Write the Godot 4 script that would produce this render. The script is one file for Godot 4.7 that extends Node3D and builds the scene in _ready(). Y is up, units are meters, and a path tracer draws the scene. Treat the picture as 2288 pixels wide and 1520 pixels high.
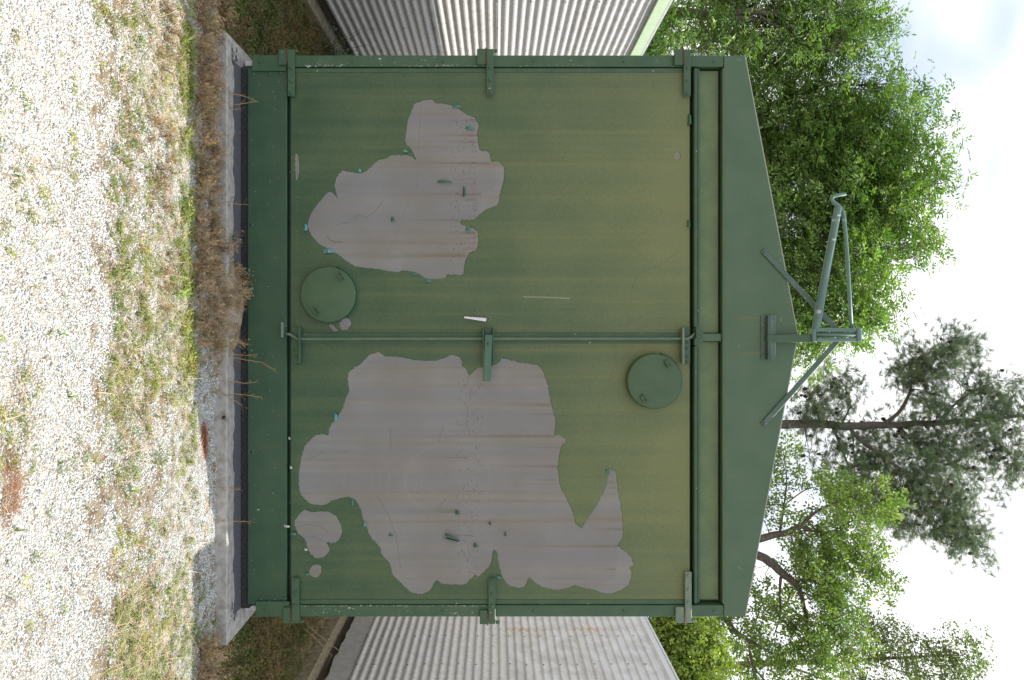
extends Node3D
# A green steel shed front between two corrugated buildings, gravel and weeds before it, trees behind.
# The photograph lies on its side: the camera is rolled a quarter turn, so world "up" runs to the right of the picture.
# Front elevation coordinates: e(u, v) takes the survey units of the shed front (375 units to the metre) to metres.

const EYE := 1.6
const D := 4.672          # distance of the door plane
const F := 1752.0
const S := 375.0

var rng := RandomNumberGenerator.new()
var taken := {}
var M := {}

# ------------------------------------------------------------------ small helpers
func e(u: float, v: float, off := 0.0) -> Vector3:
	return Vector3((u - 724.0) / S, EYE + (v - 1106.0) / S, -D + off)

func q(u: float, v: float, d: float) -> Vector3:
	return Vector3((u - 724.0) * d / F, EYE + (v - 1106.0) * d / F, -d)

func lin(r: float, g: float, b: float) -> Color:
	return Color(r, g, b).linear_to_srgb()

func numbered(n: String) -> String:
	if not taken.has(n):
		taken[n] = 0
		return n
	taken[n] += 1
	return "%s_%03d" % [n, taken[n]]

func thing(called: String, label: String, category: String, at := Vector3.ZERO, group := "") -> Node3D:
	var o := Node3D.new()
	o.name = numbered(called)
	add_child(o)
	o.position = at
	o.set_meta("label", label)
	o.set_meta("category", category)
	if group != "":
		o.set_meta("group", group)
	return o

func new_st(smooth := false) -> SurfaceTool:
	var st := SurfaceTool.new()
	st.begin(Mesh.PRIMITIVE_TRIANGLES)
	st.set_smooth_group(0 if smooth else -1)
	return st

func commit(st: SurfaceTool, called: String, mat: Material, parent: Node3D, given_normals := false) -> MeshInstance3D:
	if not given_normals:
		st.generate_normals()
	var o := MeshInstance3D.new()
	o.mesh = st.commit()
	o.material_override = mat
	o.name = called
	parent.add_child(o, true)
	return o

# shapes are given in world coordinates; org is the world position of the node they go under
func tri(st: SurfaceTool, a: Vector3, b: Vector3, c: Vector3, inside: Vector3) -> void:
	var n := (b - a).cross(c - a)
	if n.dot((a + b + c) / 3.0 - inside) > 0.0:
		st.add_vertex(a); st.add_vertex(c); st.add_vertex(b)
	else:
		st.add_vertex(a); st.add_vertex(b); st.add_vertex(c)

func quad(st: SurfaceTool, a: Vector3, b: Vector3, c: Vector3, d: Vector3, inside: Vector3) -> void:
	tri(st, a, b, c, inside)
	tri(st, a, c, d, inside)

func box(st: SurfaceTool, lo: Vector3, hi: Vector3, c := 0.002, xf := Transform3D.IDENTITY) -> void:
	var m := (lo + hi) * 0.5
	var h := (hi - lo) * 0.5
	h = h.abs()
	c = minf(c, minf(h.x, minf(h.y, h.z)) * 0.6)
	var ctr := xf * m
	var p := func(sx: float, sy: float, sz: float, ax: int) -> Vector3:
		var v := Vector3(sx * h.x, sy * h.y, sz * h.z)
		for k in 3:
			if k != ax:
				v[k] -= signf(v[k]) * c
		return xf * (m + v)
	for s in [-1.0, 1.0]:
		quad(st, p.call(s, -1, -1, 0), p.call(s, 1, -1, 0), p.call(s, 1, 1, 0), p.call(s, -1, 1, 0), ctr)
		quad(st, p.call(-1, s, -1, 1), p.call(1, s, -1, 1), p.call(1, s, 1, 1), p.call(-1, s, 1, 1), ctr)
		quad(st, p.call(-1, -1, s, 2), p.call(1, -1, s, 2), p.call(1, 1, s, 2), p.call(-1, 1, s, 2), ctr)
		for t in [-1.0, 1.0]:
			quad(st, p.call(s, t, -1, 0), p.call(s, t, 1, 0), p.call(s, t, 1, 1), p.call(s, t, -1, 1), ctr)
			quad(st, p.call(s, -1, t, 0), p.call(s, 1, t, 0), p.call(s, 1, t, 2), p.call(s, -1, t, 2), ctr)
			quad(st, p.call(-1, s, t, 1), p.call(1, s, t, 1), p.call(1, s, t, 2), p.call(-1, s, t, 2), ctr)
			for w in [-1.0, 1.0]:
				tri(st, p.call(s, t, w, 0), p.call(s, t, w, 1), p.call(s, t, w, 2), ctr)

# a plate on the shed front, from survey units and offsets towards the viewer
func plate(st: SurfaceTool, u0: float, v0: float, u1: float, v1: float, o0: float, o1: float, c := 0.0015) -> void:
	var a := e(u0, v0, o0)
	var b := e(u1, v1, o1)
	box(st, Vector3(minf(a.x, b.x), minf(a.y, b.y), minf(a.z, b.z)), Vector3(maxf(a.x, b.x), maxf(a.y, b.y), maxf(a.z, b.z)), c)

func tube(st: SurfaceTool, pts: Array, radii: Array, sides := 6, cap := true) -> void:
	var n := pts.size()
	var rings := []
	var ref := Vector3(0.31, 0.17, 0.93)
	for i in n:
		var t: Vector3 = (pts[mini(i + 1, n - 1)] - pts[maxi(i - 1, 0)])
		t = t.normalized()
		if absf(t.dot(ref)) > 0.95:
			ref = Vector3(0.9, 0.3, -0.2)
		var a := t.cross(ref).normalized()
		var b := t.cross(a).normalized()
		var ring := []
		for k in sides:
			var w := TAU * k / sides
			ring.append(pts[i] + (a * cos(w) + b * sin(w)) * radii[i])
		rings.append(ring)
	for i in n - 1:
		var mid: Vector3 = (pts[i] + pts[i + 1]) * 0.5
		for k in sides:
			var k2 := (k + 1) % sides
			quad(st, rings[i][k], rings[i][k2], rings[i + 1][k2], rings[i + 1][k], mid)
	if cap:
		for k in range(1, sides - 1):
			tri(st, rings[0][0], rings[0][k], rings[0][k + 1], (pts[0] + pts[1]) * 0.5)
			tri(st, rings[n - 1][0], rings[n - 1][k], rings[n - 1][k + 1], (pts[n - 1] + pts[n - 2]) * 0.5)

# a turned shape round an axis towards the viewer; profile of (radius, offset)
func turned(st: SurfaceTool, c: Vector3, prof: Array, seg := 12) -> void:
	var back := c + Vector3(0, 0, -0.05)
	for i in prof.size() - 1:
		for k in seg:
			var w0 := TAU * k / seg
			var w1 := TAU * (k + 1) / seg
			var a := c + Vector3(cos(w0) * prof[i][0], sin(w0) * prof[i][0], prof[i][1])
			var b := c + Vector3(cos(w1) * prof[i][0], sin(w1) * prof[i][0], prof[i][1])
			var d := c + Vector3(cos(w0) * prof[i + 1][0], sin(w0) * prof[i + 1][0], prof[i + 1][1])
			var f := c + Vector3(cos(w1) * prof[i + 1][0], sin(w1) * prof[i + 1][0], prof[i + 1][1])
			if prof[i][0] > 1e-5:
				tri(st, a, b, f, back)
			if prof[i + 1][0] > 1e-5:
				tri(st, a, f, d, back)

func bolt(parent: Node3D, u: float, v: float, off: float, r := 0.0105, mat: Material = null) -> void:
	var st := new_st(false)
	turned(st, e(u, v, off) - parent.global_position, [[r * 1.25, 0.0], [r * 1.25, 0.0015], [r, 0.0018], [r * 0.92, 0.0065], [r * 0.6, 0.0085], [0.0, 0.009]], 8)
	commit(st, "bolt", mat if mat else M.frame, parent)

func noise(freq: float, seed_: int, oct := 3, type := FastNoiseLite.TYPE_SIMPLEX_SMOOTH) -> FastNoiseLite:
	var n := FastNoiseLite.new()
	n.seed = seed_
	n.frequency = freq
	n.noise_type = type
	n.fractal_octaves = oct
	return n

func ramp_tex(n: FastNoiseLite, size: int, stops: Array) -> NoiseTexture2D:
	var g := Gradient.new()
	var off := PackedFloat32Array()
	var col := PackedColorArray()
	for s in stops:
		off.append(s[0])
		col.append(s[1])
	g.offsets = off
	g.colors = col
	var t := NoiseTexture2D.new()
	t.width = size
	t.height = size
	t.seamless = true
	t.noise = n
	t.color_ramp = g
	return t

func normal_tex(n: FastNoiseLite, size: int, strength: float) -> NoiseTexture2D:
	var t := NoiseTexture2D.new()
	t.width = size
	t.height = size
	t.seamless = true
	t.noise = n
	t.as_normal_map = true
	t.bump_strength = strength
	return t

func tri_mat(tex: Texture2D, scale: float, rough: float, metal := 0.0, nrm: Texture2D = null, nscale := 0.5) -> StandardMaterial3D:
	var m := StandardMaterial3D.new()
	m.albedo_texture = tex
	m.uv1_triplanar = true
	m.uv1_world_triplanar = true
	m.uv1_scale = Vector3.ONE * scale
	m.roughness = rough
	m.metallic = metal
	if nrm:
		m.normal_enabled = true
		m.normal_texture = nrm
		m.normal_scale = nscale
	return m

func plain(c: Color, rough := 0.7, metal := 0.0) -> StandardMaterial3D:
	var m := StandardMaterial3D.new()
	m.albedo_color = c
	m.roughness = rough
	m.metallic = metal
	return m

# ------------------------------------------------------------------ painted steel: mottled paint with chips, as a tileable picture
func paint_picture(size: int, base: Color, pale: Color, chips: Array, seed_: int) -> ImageTexture:
	var a := noise(0.012, seed_, 4).get_seamless_image(size, size).get_data()
	var b := noise(0.09, seed_ + 1, 2).get_seamless_image(size, size).get_data()
	var img := Image.create(size, size, false, Image.FORMAT_RGB8)
	for y in size:
		for x in size:
			var k := y * size + x
			var t := clampf((a[k] / 255.0 - 0.5) * 0.9 + (b[k] / 255.0 - 0.5) * 0.35 + 0.35, 0.0, 1.0)
			img.set_pixel(x, y, base.lerp(pale, t))
	var r := RandomNumberGenerator.new()
	r.seed = seed_
	for c in chips:
		for i in int(c[0]):
			var cx := r.randi_range(6, size - 7)
			var cy := r.randi_range(6, size - 7)
			var w: float = r.randf_range(c[2], c[3])
			var asp := r.randf_range(0.5, 2.0)
			for y in range(-6, 7):
				for x in range(-6, 7):
					var rr := Vector2(x * asp, y / asp).length() + r.randf_range(-0.5, 0.5)
					if rr < w:
						img.set_pixel(cx + x, cy + y, (c[1] as Color) * r.randf_range(0.85, 1.0))
	return ImageTexture.create_from_image(img)

# ------------------------------------------------------------------ door picture: green paint, chalked streaks, bare primer where the paint has peeled
var peel_shapes := []

func smooth_outline(pts: Array) -> PackedVector2Array:
	var out := PackedVector2Array()
	var n := pts.size()
	for i in n:
		var p0: Vector2 = pts[(i + n - 1) % n]
		var p1: Vector2 = pts[i]
		var p2: Vector2 = pts[(i + 1) % n]
		var p3: Vector2 = pts[(i + 2) % n]
		for k in 5:
			out.append(p1.cubic_interpolate(p2, p0.lerp(p1, 0.35), p3.lerp(p2, 0.35), k / 5.0))
	return out

func fill_mask(mask: PackedByteArray, w: int, h: int, poly: PackedVector2Array, val: int) -> PackedByteArray:
	var n := poly.size()
	for y in h:
		var yy := y + 0.5
		var xs := []
		for i in n:
			var a := poly[i]
			var b := poly[(i + 1) % n]
			if (a.y <= yy) != (b.y <= yy):
				xs.append(a.x + (yy - a.y) / (b.y - a.y) * (b.x - a.x))
		xs.sort()
		for j in range(0, xs.size() - 1, 2):
			for x in range(maxi(0, ceili(xs[j] - 0.5)), mini(w, floori(xs[j + 1] - 0.5) + 1)):
				mask[y * w + x] = val
	return mask

func door_picture(u0: int, v0: int, u1: int, v1: int, seed_: int) -> Array:
	var w := u1 - u0
	var h := v1 - v0
	var mask := PackedByteArray()
	mask.resize(w * h)
	var edge_noise := noise(0.05, seed_ + 7, 3)
	for shape in peel_shapes:
		var pts := []
		for p in shape[1]:
			pts.append(Vector2(p[1] - u0, v1 - p[0]))
		var poly := smooth_outline(pts)
		var fine_poly := PackedVector2Array()
		for i in poly.size():
			var pa := poly[i]
			var pb := poly[(i + 1) % poly.size()]
			var cnt := maxi(1, int(pa.distance_to(pb) / 1.6))
			for k in cnt:
				var pp := pa.lerp(pb, k / float(cnt))
				var nb := edge_noise.get_noise_2d(pp.x * 3.0, pp.y * 3.0)
				var na := edge_noise.get_noise_2d(pp.x * 11.0 + 50.0, pp.y * 11.0)
				var amp := 1.0 + 3.2 * maxf(0.0, edge_noise.get_noise_2d(pp.x * 0.8, pp.y * 0.8 + 300.0))
				fine_poly.append(pp + Vector2(na * 1.6 + nb * 1.4, nb * 1.5 - na * 1.4) * amp * 0.55 + Vector2(rng.randf_range(-0.5, 0.5), rng.randf_range(-0.5, 0.5)))
		poly = fine_poly
		mask = fill_mask(mask, w, h, poly, shape[0])
	# tone fields
	var blot := noise(0.006, seed_, 4).get_image(w, h).get_data()
	var fine := noise(0.11, seed_ + 1, 3).get_image(w, h).get_data()
	var sm := noise(0.022, seed_ + 2, 3).get_image(w, 10)
	sm.resize(w, h, Image.INTERPOLATE_CUBIC)
	var streak := sm.get_data()
	var sm2 := noise(0.06, seed_ + 3, 3).get_image(w, 14)
	sm2.resize(w, h, Image.INTERPOLATE_CUBIC)
	var streak2 := sm2.get_data()
	var fresh := Color(0.031, 0.078, 0.037)
	var chalk := Color(0.150, 0.178, 0.074)
	var ochre := Color(0.190, 0.170, 0.058)
	var primer := Color(0.186, 0.184, 0.178)
	var primer2 := Color(0.240, 0.238, 0.231)
	var img := Image.create(w, h, false, Image.FORMAT_RGB8)
	var rough := Image.create(w, h, false, Image.FORMAT_L8)
	var hgt := Image.create(w, h, false, Image.FORMAT_L8)
	for y in h:
		var vv := float(v1 - y)
		for x in w:
			var k := y * w + x
			var uu := float(u0 + x)
			var bl := blot[k] / 255.0 - 0.5
			var fn := fine[k] / 255.0 - 0.5
			var s1 := streak[k] / 255.0 - 0.5
			var s2 := streak2[k] / 255.0 - 0.5
			var c: Color
			var m := mask[k]
			if m == 0:
				# chalked, streaked paint: the runs start at the head of the door
				var run := (vv - 690.0) / 850.0
				var edge := clampf(minf(absf(uu - 152.0), minf(absf(uu - 755.0), absf(uu - 1350.0))) / 240.0, 0.0, 1.0)
				var t := 0.10 + (0.30 * run + 0.70 * pow(maxf(run, 0.0), 2.0)) * (0.56 + 0.44 * edge) + s1 * 0.22 + s2 * 0.10 + bl * 0.26 + fn * 0.12
				t = clampf(t, 0.0, 1.0)
				c = fresh.lerp(chalk, t)
				var oc := clampf((s2 + 0.35 * s1 - 0.17) * 3.2, 0.0, 1.0) * clampf(run + 0.25, 0.0, 1.0)
				c = c.lerp(ochre, oc * 0.28)
				c *= 1.0 + fn * 0.16
				rough.set_pixel(x, y, Color(0.42 + 0.2 * t + fn * 0.1, 0, 0))
				hgt.set_pixel(x, y, Color(0.78 + fn * 0.02, 0, 0))
			else:
				var t2 := clampf(0.4 + s1 * 0.95 + bl * 0.8 + (0.35 if m == 2 else 0.0), 0.0, 1.0)
				c = primer.lerp(primer2, t2)
				c = c.lerp(Color(0.190, 0.172, 0.142), clampf(0.25 + s1 * 1.1 - bl * 0.5 + s2 * 0.6, 0.0, 1.0) * 0.75)
				c = c.lerp(Color(0.186, 0.193, 0.210), clampf(0.2 - s1 * 1.2 + bl * 0.6, 0.0, 1.0) * 0.65)
				var rs := clampf((s2 + s1 * 0.5 - 0.12) * 2.4, 0.0, 1.0)
				c = c.lerp(Color(0.165, 0.135, 0.098), rs * 0.38)
				c *= 1.0 + fn * 0.07
				rough.set_pixel(x, y, Color(0.62 + fn * 0.1, 0, 0))
				hgt.set_pixel(x, y, Color(0.5 + fn * 0.01, 0, 0))
			img.set_pixel(x, y, c.linear_to_srgb())
	# the break in the paint shows its layers: a thin broken rim of pale and teal undercoat
	var teal := Color(0.07, 0.16, 0.13)
	var pale := Color(0.33, 0.335, 0.32)
	for y in range(2, h - 2):
		for x in range(2, w - 2):
			var k := y * w + x
			if mask[k] == 0:
				continue
			if mask[k - 1] and mask[k + 1] and mask[k - w] and mask[k + w]:
				continue
			var f := fine[k] / 255.0
			var b := blot[(k * 7) % (w * h)] / 255.0
			var cc := pale if (f + b) > 1.0 else teal
			img.set_pixel(x, y, img.get_pixel(x, y).lerp(cc.linear_to_srgb(), 0.35 + 0.5 * absf(f - 0.5)))
	return [img, rough, hgt]

# soft brush strokes in survey units: colour mixed in along a line
func stroke(img: Image, u0: int, v1: int, pts: Array, wid: float, col: Color, a: float, taper := false) -> void:
	var cs := col.linear_to_srgb()
	var w := img.get_width()
	var h := img.get_height()
	for i in pts.size() - 1:
		var p := Vector2(pts[i][1] - u0, v1 - pts[i][0])
		var r := Vector2(pts[i + 1][1] - u0, v1 - pts[i + 1][0])
		var n := maxi(1, int(p.distance_to(r)))
		for k in n:
			var f := k / float(n)
			var pp := p.lerp(r, f)
			var ww := wid
			var aa := a * rng.randf_range(0.5, 1.0)
			if taper:
				aa *= 1.0 - f
			var q0 := int(ceil(ww))
			for x in range(-q0, q0 + 1):
				var px := int(pp.x) + x
				var py := int(pp.y)
				if px < 0 or py < 0 or px >= w or py >= h:
					continue
				var fall := clampf(1.0 - absf(x - (pp.x - int(pp.x))) / (ww + 0.5), 0.0, 1.0)
				img.set_pixel(px, py, img.get_pixel(px, py).lerp(cs, aa * fall))

func dots(img: Image, u0: int, v1: int, lo: Vector2, hi: Vector2, count: int, col: Color, big := 1.6) -> void:
	for i in count:
		var v := lerpf(lo.x, hi.x, rng.randf())
		var u := lerpf(lo.y, hi.y, rng.randf())
		var l := rng.randf_range(1.0, 4.0) * big
		var t := rng.randf_range(-0.6, 0.6)
		stroke(img, u0, v1, [[v, u], [v + l * 0.6, u + l * t + 0.6]], rng.randf_range(0.5, 1.0) * big * 0.7, col, 0.8)

# ------------------------------------------------------------------ ground height
var gnoise: FastNoiseLite
var gpatch: FastNoiseLite

func ground_y(x: float, d: float) -> float:
	var y := gnoise.get_noise_2d(x * 10.0, d * 10.0) * 0.022
	# dirt piled against the pad in front of the left door
	y += 0.125 * exp(-pow((x + 0.12) / 0.33, 2.0) - pow((d - 4.55) / 0.16, 2.0))
	y += gnoise.get_noise_2d(x * 70.0, d * 70.0) * 0.016 * smoothstep(4.2, 4.4, d) * (1.0 - smoothstep(0.3, 0.5, absf(x + 0.12)))
	y += 0.012 * smoothstep(3.9, 4.5, d)
	# the grassy strips beside the shed lie a little higher
	var side := smoothstep(1.55, 2.1, absf(x)) * smoothstep(4.5, 5.2, d)
	y += 0.07 * side
	# level where the shed and the buildings stand
	if d > 4.75 and absf(x) < 1.75:
		y = minf(y, 0.03)
	if absf(x) > 8.0 or d > 12.0 or d < -3.0:
		y *= 0.2
	return y

func build_ground() -> void:
	var xs := []
	var ds := []
	for v in [-400.0, -150.0, -60.0, -25.0, -12.0, -7.0, -5.0, -4.0]:
		xs.append(v)
	var x := -3.5
	while x < 3.55:
		xs.append(x)
		x += 0.05
	for v in [4.0, 5.0, 7.0, 12.0, 25.0, 60.0, 150.0, 400.0]:
		xs.append(v)
	for v in [-200.0, -60.0, -20.0, -8.0, -3.0, -1.0, 0.0, 1.0, 1.5, 1.8]:
		ds.append(v)
	var dd := 2.0
	while dd < 5.2:
		ds.append(dd)
		dd += 0.05
	for v in [5.3, 5.5, 5.8, 6.1, 6.5, 7.0, 7.5, 8.0, 9.0, 10.0, 12.0, 15.0, 20.0, 30.0, 50.0, 100.0, 200.0, 600.0]:
		ds.append(v)
	var st := new_st(true)
	var w := xs.size()
	for j in ds.size():
		for i in w:
			st.set_uv(Vector2(xs[i], ds[j]))
			var gx: float = xs[i]
			var gd: float = ds[j]
			var sand := smoothstep(3.62, 3.9, gd + gpatch.get_noise_2d(gx * 12.0, gd * 12.0) * 0.3)
			var clod := smoothstep(-0.2, 0.35, gpatch.get_noise_2d(gx * 33.0 + 11.0, gd * 33.0))
			var tone := Color(0.52, 0.46, 0.36).lerp(Color(0.98, 0.98, 0.93), sand * 0.85 + 0.15 * clod)
			tone = tone.lerp(Color(0.78, 0.68, 0.54), smoothstep(4.1, 4.25, gd) * 0.8)
			tone = tone.lerp(Color(0.86, 0.85, 0.80), 1.0 - smoothstep(2.8, 3.1, gd))
			if gd > 6.0 or gd < 1.0 or absf(gx) > 3.6:
				tone = Color(0.8, 0.75, 0.66)
			st.set_color(tone)
			st.add_vertex(Vector3(xs[i], ground_y(xs[i], ds[j]), -ds[j]))
	for j in ds.size() - 1:
		for i in w - 1:
			var a := j * w + i
			st.add_index(a); st.add_index(a + w); st.add_index(a + 1)
			st.add_index(a + 1); st.add_index(a + w); st.add_index(a + w + 1)
	var o := commit(st, "ground", M.dirt, self)
	o.set_meta("kind", "structure")
	o.set_meta("label", "sandy dirt ground strewn with crushed white stone")
	o.set_meta("category", "ground")

# ------------------------------------------------------------------ scattered stuff
func scatter(called: String, mesh: Mesh, mat: Material, xf: Array, cols: Array, parent: Node3D) -> MultiMeshInstance3D:
	var mm := MultiMesh.new()
	mm.transform_format = MultiMesh.TRANSFORM_3D
	mm.use_colors = true
	mm.mesh = mesh
	mm.instance_count = xf.size()
	for i in xf.size():
		mm.set_instance_transform(i, xf[i])
		mm.set_instance_color(i, cols[i])
	var o := MultiMeshInstance3D.new()
	o.multimesh = mm
	o.material_override = mat
	o.name = called
	o.set_meta("kind", "stuff")
	parent.add_child(o, true)
	return o

func stone_mesh(seed_: int) -> ArrayMesh:
	var r := RandomNumberGenerator.new()
	r.seed = seed_
	var t := (1.0 + sqrt(5.0)) / 2.0
	var vs := [Vector3(-1, t, 0), Vector3(1, t, 0), Vector3(-1, -t, 0), Vector3(1, -t, 0), Vector3(0, -1, t), Vector3(0, 1, t), Vector3(0, -1, -t), Vector3(0, 1, -t), Vector3(t, 0, -1), Vector3(t, 0, 1), Vector3(-t, 0, -1), Vector3(-t, 0, 1)]
	for i in vs.size():
		vs[i] = (vs[i] as Vector3).normalized() * r.randf_range(0.72, 1.2) * Vector3(1.0, 0.66, 0.85)
	var f := [0, 11, 5, 0, 5, 1, 0, 1, 7, 0, 7, 10, 0, 10, 11, 1, 5, 9, 5, 11, 4, 11, 10, 2, 10, 7, 6, 7, 1, 8, 3, 9, 4, 3, 4, 2, 3, 2, 6, 3, 6, 8, 3, 8, 9, 4, 9, 5, 2, 4, 11, 6, 2, 10, 8, 6, 7, 9, 8, 1]
	var st := new_st(false)
	for i in range(0, f.size(), 3):
		tri(st, vs[f[i]], vs[f[i + 1]], vs[f[i + 2]], Vector3.ZERO)
	st.generate_normals()
	return st.commit()

func blade(st: SurfaceTool, base: Vector3, dir: Vector3, len: float, wid: float, droop: float) -> void:
	var side := dir.cross(Vector3.UP)
	if side.length() < 0.05:
		side = Vector3.RIGHT
	side = side.normalized() * wid * 0.5
	var mid := base + dir * len * 0.55
	var tip := base + dir * len + Vector3(dir.x * droop, -droop * 0.8, dir.z * droop)
	st.add_vertex(base - side); st.add_vertex(mid - side * 0.8); st.add_vertex(base + side)
	st.add_vertex(base + side); st.add_vertex(mid - side * 0.8); st.add_vertex(mid + side * 0.8)
	st.add_vertex(mid - side * 0.8); st.add_vertex(tip); st.add_vertex(mid + side * 0.8)

func leaf_diamond(st: SurfaceTool, base: Vector3, dir: Vector3, nrm: Vector3, len: float, wid: float) -> void:
	var side := dir.cross(nrm).normalized() * wid * 0.5
	var mid := base + dir * len * 0.45 + nrm * len * 0.06
	var tip := base + dir * len - nrm * len * 0.06
	st.add_vertex(base); st.add_vertex(mid - side); st.add_vertex(mid)
	st.add_vertex(base); st.add_vertex(mid); st.add_vertex(mid + side)
	st.add_vertex(mid - side); st.add_vertex(tip); st.add_vertex(mid)
	st.add_vertex(mid); st.add_vertex(tip); st.add_vertex(mid + side)

func grass_tuft(seed_: int, n: int, lo: float, hi: float, wid: float, spread: float, lean: float) -> ArrayMesh:
	var r := RandomNumberGenerator.new()
	r.seed = seed_
	var st := new_st(false)
	for i in n:
		var a := r.randf() * TAU
		var dir := Vector3(cos(a) * lean * r.randf_range(0.3, 1.2), 1.0, sin(a) * lean * r.randf_range(0.3, 1.2)).normalized()
		var l := r.randf_range(lo, hi)
		blade(st, Vector3(cos(a * 3.1) * spread * r.randf(), -0.004, sin(a * 3.1) * spread * r.randf()), dir, l, wid * r.randf_range(0.6, 1.2), l * r.randf_range(0.05, 0.35))
	st.generate_normals()
	return st.commit()

func leafy_tuft(seed_: int, n: int, radius: float, leaf: float) -> ArrayMesh:
	var r := RandomNumberGenerator.new()
	r.seed = seed_
	var st := new_st(false)
	for i in n:
		var a := r.randf() * TAU
		var p := Vector3(cos(a), 0, sin(a)) * radius * sqrt(r.randf())
		p.y = r.randf_range(0.2, 1.0) * radius * 0.8
		var b := r.randf() * TAU
		leaf_diamond(st, p, Vector3(cos(b), r.randf_range(-0.2, 0.6), sin(b)).normalized(), Vector3(r.randf_range(-0.4, 0.4), 1, r.randf_range(-0.4, 0.4)).normalized(), leaf * r.randf_range(0.6, 1.3), leaf * 0.5)
	st.generate_normals()
	return st.commit()

# dry feathery weed: thin stems set with short sprigs
func feather_weed(seed_: int, stems: int, lo: float, hi: float, sprigs: int, lean: float) -> ArrayMesh:
	var r := RandomNumberGenerator.new()
	r.seed = seed_
	var st := new_st(false)
	for i in stems:
		var a := r.randf() * TAU
		var dir := Vector3(cos(a) * lean * r.randf(), 1.0, sin(a) * lean * r.randf()).normalized()
		var l := r.randf_range(lo, hi)
		var base := Vector3(cos(a), 0, sin(a)) * 0.02 * r.randf()
		blade(st, base, dir, l, 0.0022, l * 0.15)
		for k in sprigs:
			var f := r.randf_range(0.2, 1.0)
			var b := r.randf() * TAU
			var sd := (Vector3(cos(b), r.randf_range(0.1, 0.9), sin(b))).normalized()
			blade(st, base + dir * l * f * 0.95, sd, l * r.randf_range(0.08, 0.2), 0.0035, 0.004)
	st.generate_normals()
	return st.commit()

func xform(p: Vector3, s: float, tilt := 0.25) -> Transform3D:
	var b := Basis.from_euler(Vector3(rng.randf_range(-tilt, tilt), rng.randf() * TAU, rng.randf_range(-tilt, tilt)))
	return Transform3D(b.scaled(Vector3.ONE * s), p)

func vary(c: Color, amt: float) -> Color:
	var k := rng.randf_range(1.0 - amt, 1.0 + amt)
	return Color(c.r * k * rng.randf_range(1.0 - amt * 0.4, 1.0 + amt * 0.4), c.g * k, c.b * k * rng.randf_range(1.0 - amt * 0.4, 1.0 + amt * 0.4))

# how the yard is covered: 0 bare stone, 1 weeds; x in metres, d distance, in the order the yard shows it
func weed_cover(x: float, d: float) -> float:
	var n := gpatch.get_noise_2d(x * 10.0, d * 10.0)
	var n2 := gpatch.get_noise_2d(x * 31.0 + 70.0, d * 31.0)
	var c := 0.0
	# strip of weeds in front of the shed, thicker to the left
	c += 0.95 * smoothstep(3.06, 3.36, d + n * 0.22) * (1.0 - 0.45 * smoothstep(-0.1, 0.5, x) * (1.0 - smoothstep(0.75, 1.2, x)))
	c -= 0.45 * exp(-pow((d - 3.62) / 0.16, 2.0)) * (1.0 - smoothstep(-0.2, 0.6, x))
	c -= 0.75 * smoothstep(4.12, 4.3, d) * smoothstep(0.1, 0.35, x)
	c -= 0.4 * smoothstep(4.18, 4.3, d) * (1.0 - smoothstep(0.1, 0.35, x))
	c += n * 0.75 + n2 * 0.55 - 0.06
	return clampf(c, 0.0, 1.0)

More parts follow.
